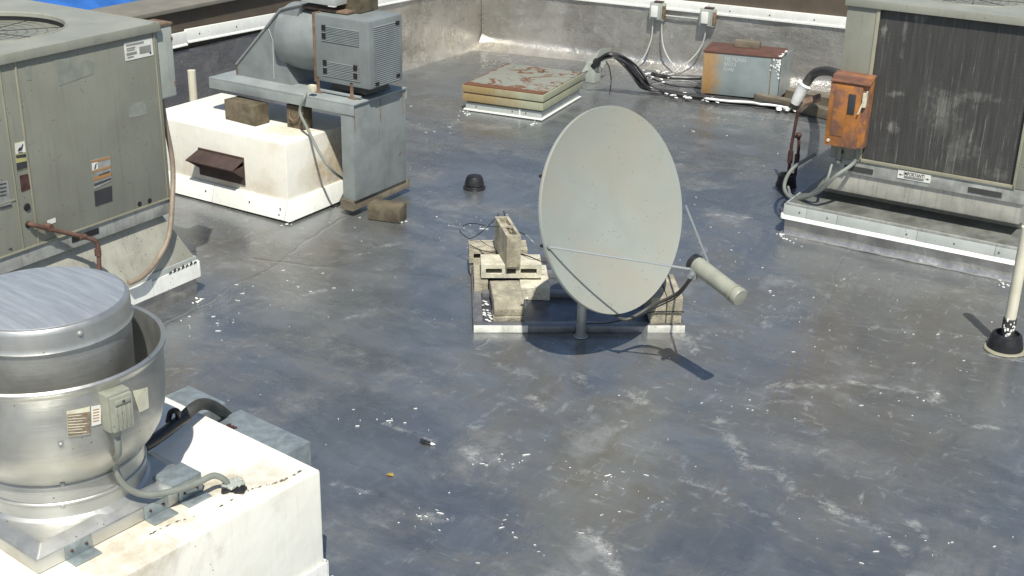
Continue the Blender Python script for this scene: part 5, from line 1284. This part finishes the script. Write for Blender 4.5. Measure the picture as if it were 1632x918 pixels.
    # thick sleeve over the galvanised box
    b = B(); b.tube([PZ(292, 667, .62), PZ(303, 655, .63), PZ(318, 645, .62), PZ(334, 645, .56), PZ(352, 655, .47), PZ(372, 672, .30), PZ(395, 690, .10), PZ(400, 697, .02)], .026, 14, 6)
    solo(b, 'flexible_duct', 'blackdusty', PZ(334, 650, 0), 'fat dusty black hose arching over the galvanised box', 'hose')
    b = B(); b.tube([PZ(412, 684, .10), PZ(428, 686, .13), PZ(445, 692, .14), PZ(458, 700, .12), PZ(470, 712, .05)], .012, 10, 6)
    solo(b, 'loose_hose', 'cable', PZ(440, 690, 0), 'thin black hose peeking up behind the galvanised box', 'hose')
    t = thing('galvanised_box', tuple(W_(-.6, .16, 0)), 'low galvanised metal box behind the near cream curb', 'metal box', rz=WA)
    wbx(B(), -.83, -.365, .07, .285, 0, .428, .004).build('box_body', 'galv', t)
    wbx(B(), -1.20, -.93, .07, .285, 0, .428, .004).build('box_body', 'galv', t)
    wbx(B(), -.93, -.83, .07, .285, 0, .33, .002).build('middle_body', 'galv', t)
    b = B()
    for i in range(10): b.blob(W_(-.74+random.gauss(0, .012), .145+random.gauss(0, .008), .429), random.uniform(.006, .013), (1.3, 1, .2), .4, 1)
    b.build('sealant_spot', 'brownpipe', t)
exhaust()

# ================================================================== BITS ON THE ROOF, TARP
def bits():
    b = B(); c = PZ(683, 706, .008)
    b.blob(c+Vector((-.02, 0, 0)), .030, (1.2, .6, .3), .3, 2); o = solo(b, 'roof_scrap', 'cable', (c.x, c.y, 0), 'dark scrap of rubber lying in the middle of the roof', 'scrap')
    b = B(); b.blob(c+Vector((.025, .0, 0)), .016, (1, .8, .4), .4, 1); solo(b, 'paint_chip', 'whiteblob', (c.x+.025, c.y, 0), 'white chip of coating touching the dark rubber scrap', 'paint chip')
    c = PZ(622, 757, .004); b = B(); b.prism([c+Vector(p) for p in ((-.02, -.01, 0), (.0, -.014, .004), (.022, .0, 0), (.005, .014, .006), (-.014, .01, 0))], (0, 0, .002)); solo(b, 'fallen_leaf', 'leaf', (c.x, c.y, 0), 'small yellow brown dry leaf on the near roof', 'leaf')
    b = B(); rnd = random.Random(11)  # white shards: coating flakes, and sun glints painted as slivers
    cl = [(795, 735, 26), (690, 818, 24), (975, 755, 20), (590, 340, 40), (470, 470, 50), (1120, 430, 60), (1290, 470, 50), (600, 230, 50), (1500, 560, 60), (1180, 210, 60), (830, 860, 50), (1010, 790, 40), (1180, 640, 60), (1440, 640, 40), (370, 480, 30), (330, 520, 25), (760, 360, 25), (680, 210, 40), (1130, 340, 40), (600, 670, 30), (1340, 560, 60), (1480, 860, 60)]
    for (x, y, s) in cl:
        for k in range(13):
            p = PZ(rnd.gauss(x, s*1.3), rnd.gauss(y, s*.5), .0)
            z = .0035*math.sin(1.7*p.x+.6*p.y)*math.sin(1.3*p.y-.4*p.x)+.002*math.sin(4.1*p.x-2.2*p.y+1)
            r = rnd.uniform(.0010, .0034)*(1 if rnd.random() > .12 else 1.9); a = rnd.uniform(0, 3.14)
            el = rnd.choice((1, 1.6, 3.5, 5)); nq = 5; a0 = rnd.gauss(.5, .5)
            q = []
            for k2 in range(nq):
                w_ = r*rnd.uniform(.5, 1.3); ex, ey = math.cos(2*math.pi*k2/nq)*w_*el, math.sin(2*math.pi*k2/nq)*w_*.8
                q.append(Vector((ex*math.cos(a0)-ey*math.sin(a0), ex*math.sin(a0)+ey*math.cos(a0), 0)))
            b.prism([p+Vector((0, 0, z+.0012))+v for v in q], (0, 0, rnd.uniform(.001, .004)))
    solo(b, 'flakes_and_glints', 'whiteblob', (-3, 6, 0), 'tiny white coating flakes and painted sun glints scattered over the roof', 'paint flakes and glints', kind='stuff')
    b = B()
    for (u, v, s) in ((461, 354, 5), (466, 350, 5), (1250, 374, 6), (1258, 378, 8), (1600, 452, 6), (315, 478, 4), (640, 352, 6), (855, 195, 8), (745, 178, 6), (1090, 152, 10)):
        for k in range(9): b.blob(PZ(random.gauss(u, s), random.gauss(v, s*.5), .004), random.uniform(.004, .010), (1.4, 1.2, .5), .4, 1)
    solo(b, 'coating_drips', 'whiteblob', (-3, 8, 0), 'white drips of coating round the feet of curbs and blocks', 'paint drips', kind='stuff')
    b = B(); n = 16; g = []
    for i in range(n+1):
        g.append([b.bm.verts.new((-9.25-.9*j/n, 6.2+2.7*i/n, 0.88+.22*math.sin(math.pi*i/n)**.5*math.sin(math.pi*min(1, max(0, j/n)))+random.uniform(0, .035))) for j in range(n+1)])
    for i in range(n):
        for j in range(n): b.bm.faces.new((g[i][j], g[i+1][j], g[i+1][j+1], g[i][j+1]))
    solo(b, 'blue_tarpaulin', 'tarp', (-9.8, 7.8, .86), 'bright blue tarpaulin beyond the left parapet', 'tarpaulin', sharp=20)
bits()

def split_parts(names):
    for o in list(bpy.data.objects):
        if o.type != 'MESH' or o.name.split('.')[0] not in names: continue
        bm = bmesh.new(); bm.from_mesh(o.data); bm.verts.ensure_lookup_table(); seen = {}; k = 0
        for v in bm.verts:
            if v.index in seen: continue
            st = [v]; seen[v.index] = k
            while st:
                a = st.pop()
                for e in a.link_edges:
                    w = e.other_vert(a)
                    if w.index not in seen: seen[w.index] = k; st.append(w)
            k += 1
        for q in range(1, k):
            b2 = bm.copy(); b2.verts.ensure_lookup_table()
            bmesh.ops.delete(b2, geom=[v for v in b2.verts if seen[v.index] != q], context='VERTS')
            me = bpy.data.meshes.new(o.name.split('.')[0]); b2.to_mesh(me); b2.free(); me.materials.append(o.data.materials[0])
            c = bpy.data.objects.new(o.name.split('.')[0], me); COL.objects.link(c); c.matrix_world = o.matrix_world; c.parent = o.parent
            c.matrix_local = o.matrix_local
        bmesh.ops.delete(bm, geom=[v for v in bm.verts if seen[v.index] != 0], context='VERTS'); bm.to_mesh(o.data); bm.free()
split_parts({'splashed_front_edge', 'panel_joint', 'mounting_rail', 'service_port', 'latch', 'rib', 'rust_run', 'flashing_strip', 'side_angle', 'seam_band', 'plate_print'})
for o in bpy.data.objects:
    if o.name.split('.')[0] in ('coating_splash', 'sealant_smear', 'coating_clump', 'foil_wrinkles', 'cracked_lap', 'paint_drips', 'pale_sealant', 'black_sealant', 'sealant_spot', 'tar_smear'): o['kind'] = 'stuff'
for o in bpy.data.objects:
    if '_w' in o: del o['_w']

# ================================================================== LIGHT, WORLD, CAMERA
w = bpy.data.worlds.new('World'); scene.world = w; w.use_nodes = True
nt = w.node_tree; nt.nodes.clear()
bg = nt.nodes.new('ShaderNodeBackground'); sk = nt.nodes.new('ShaderNodeTexSky'); ou = nt.nodes.new('ShaderNodeOutputWorld')
sk.sky_type = 'NISHITA'; sk.sun_disc = False; sk.sun_elevation = SUN_EL; sk.sun_rotation = rad(142); sk.air_density = 1.0; sk.dust_density = 1.2; sk.ozone_density = 1.0
bg.inputs[1].default_value = .095
nt.links.new(sk.outputs[0], bg.inputs[0]); nt.links.new(bg.outputs[0], ou.inputs[0])
ld = bpy.data.lights.new('sun', 'SUN'); ld.energy = 4.9; ld.angle = rad(.55); ld.color = (1.0, .955, .86)
lo = bpy.data.objects.new('sun', ld); COL.objects.link(lo); lo.rotation_mode = 'QUATERNION'; lo.rotation_quaternion = SUN.to_track_quat('Z', 'Y'); lo.location = (0, 0, 12)

cd = bpy.data.cameras.new('camera'); co = bpy.data.objects.new('camera', cd); COL.objects.link(co)
cd.sensor_width = 36; cd.lens = FPX/1632*36; cd.clip_start = .05; cd.clip_end = 2000
m = Matrix((( Rv.x, Uv.x, -Fv.x, CAM.x), (Rv.y, Uv.y, -Fv.y, CAM.y), (Rv.z, Uv.z, -Fv.z, CAM.z), (0, 0, 0, 1)))
co.matrix_world = m; scene.camera = co
scene.render.engine = 'CYCLES'
scene.cycles.max_bounces = 6; scene.cycles.glossy_bounces = 4; scene.cycles.diffuse_bounces = 3
scene.cycles.use_denoising = True
scene.view_settings.view_transform = 'Standard'; scene.view_settings.look = 'None'; scene.view_settings.exposure = .10; scene.view_settings.gamma = 1
scene.view_settings.use_curve_mapping = False
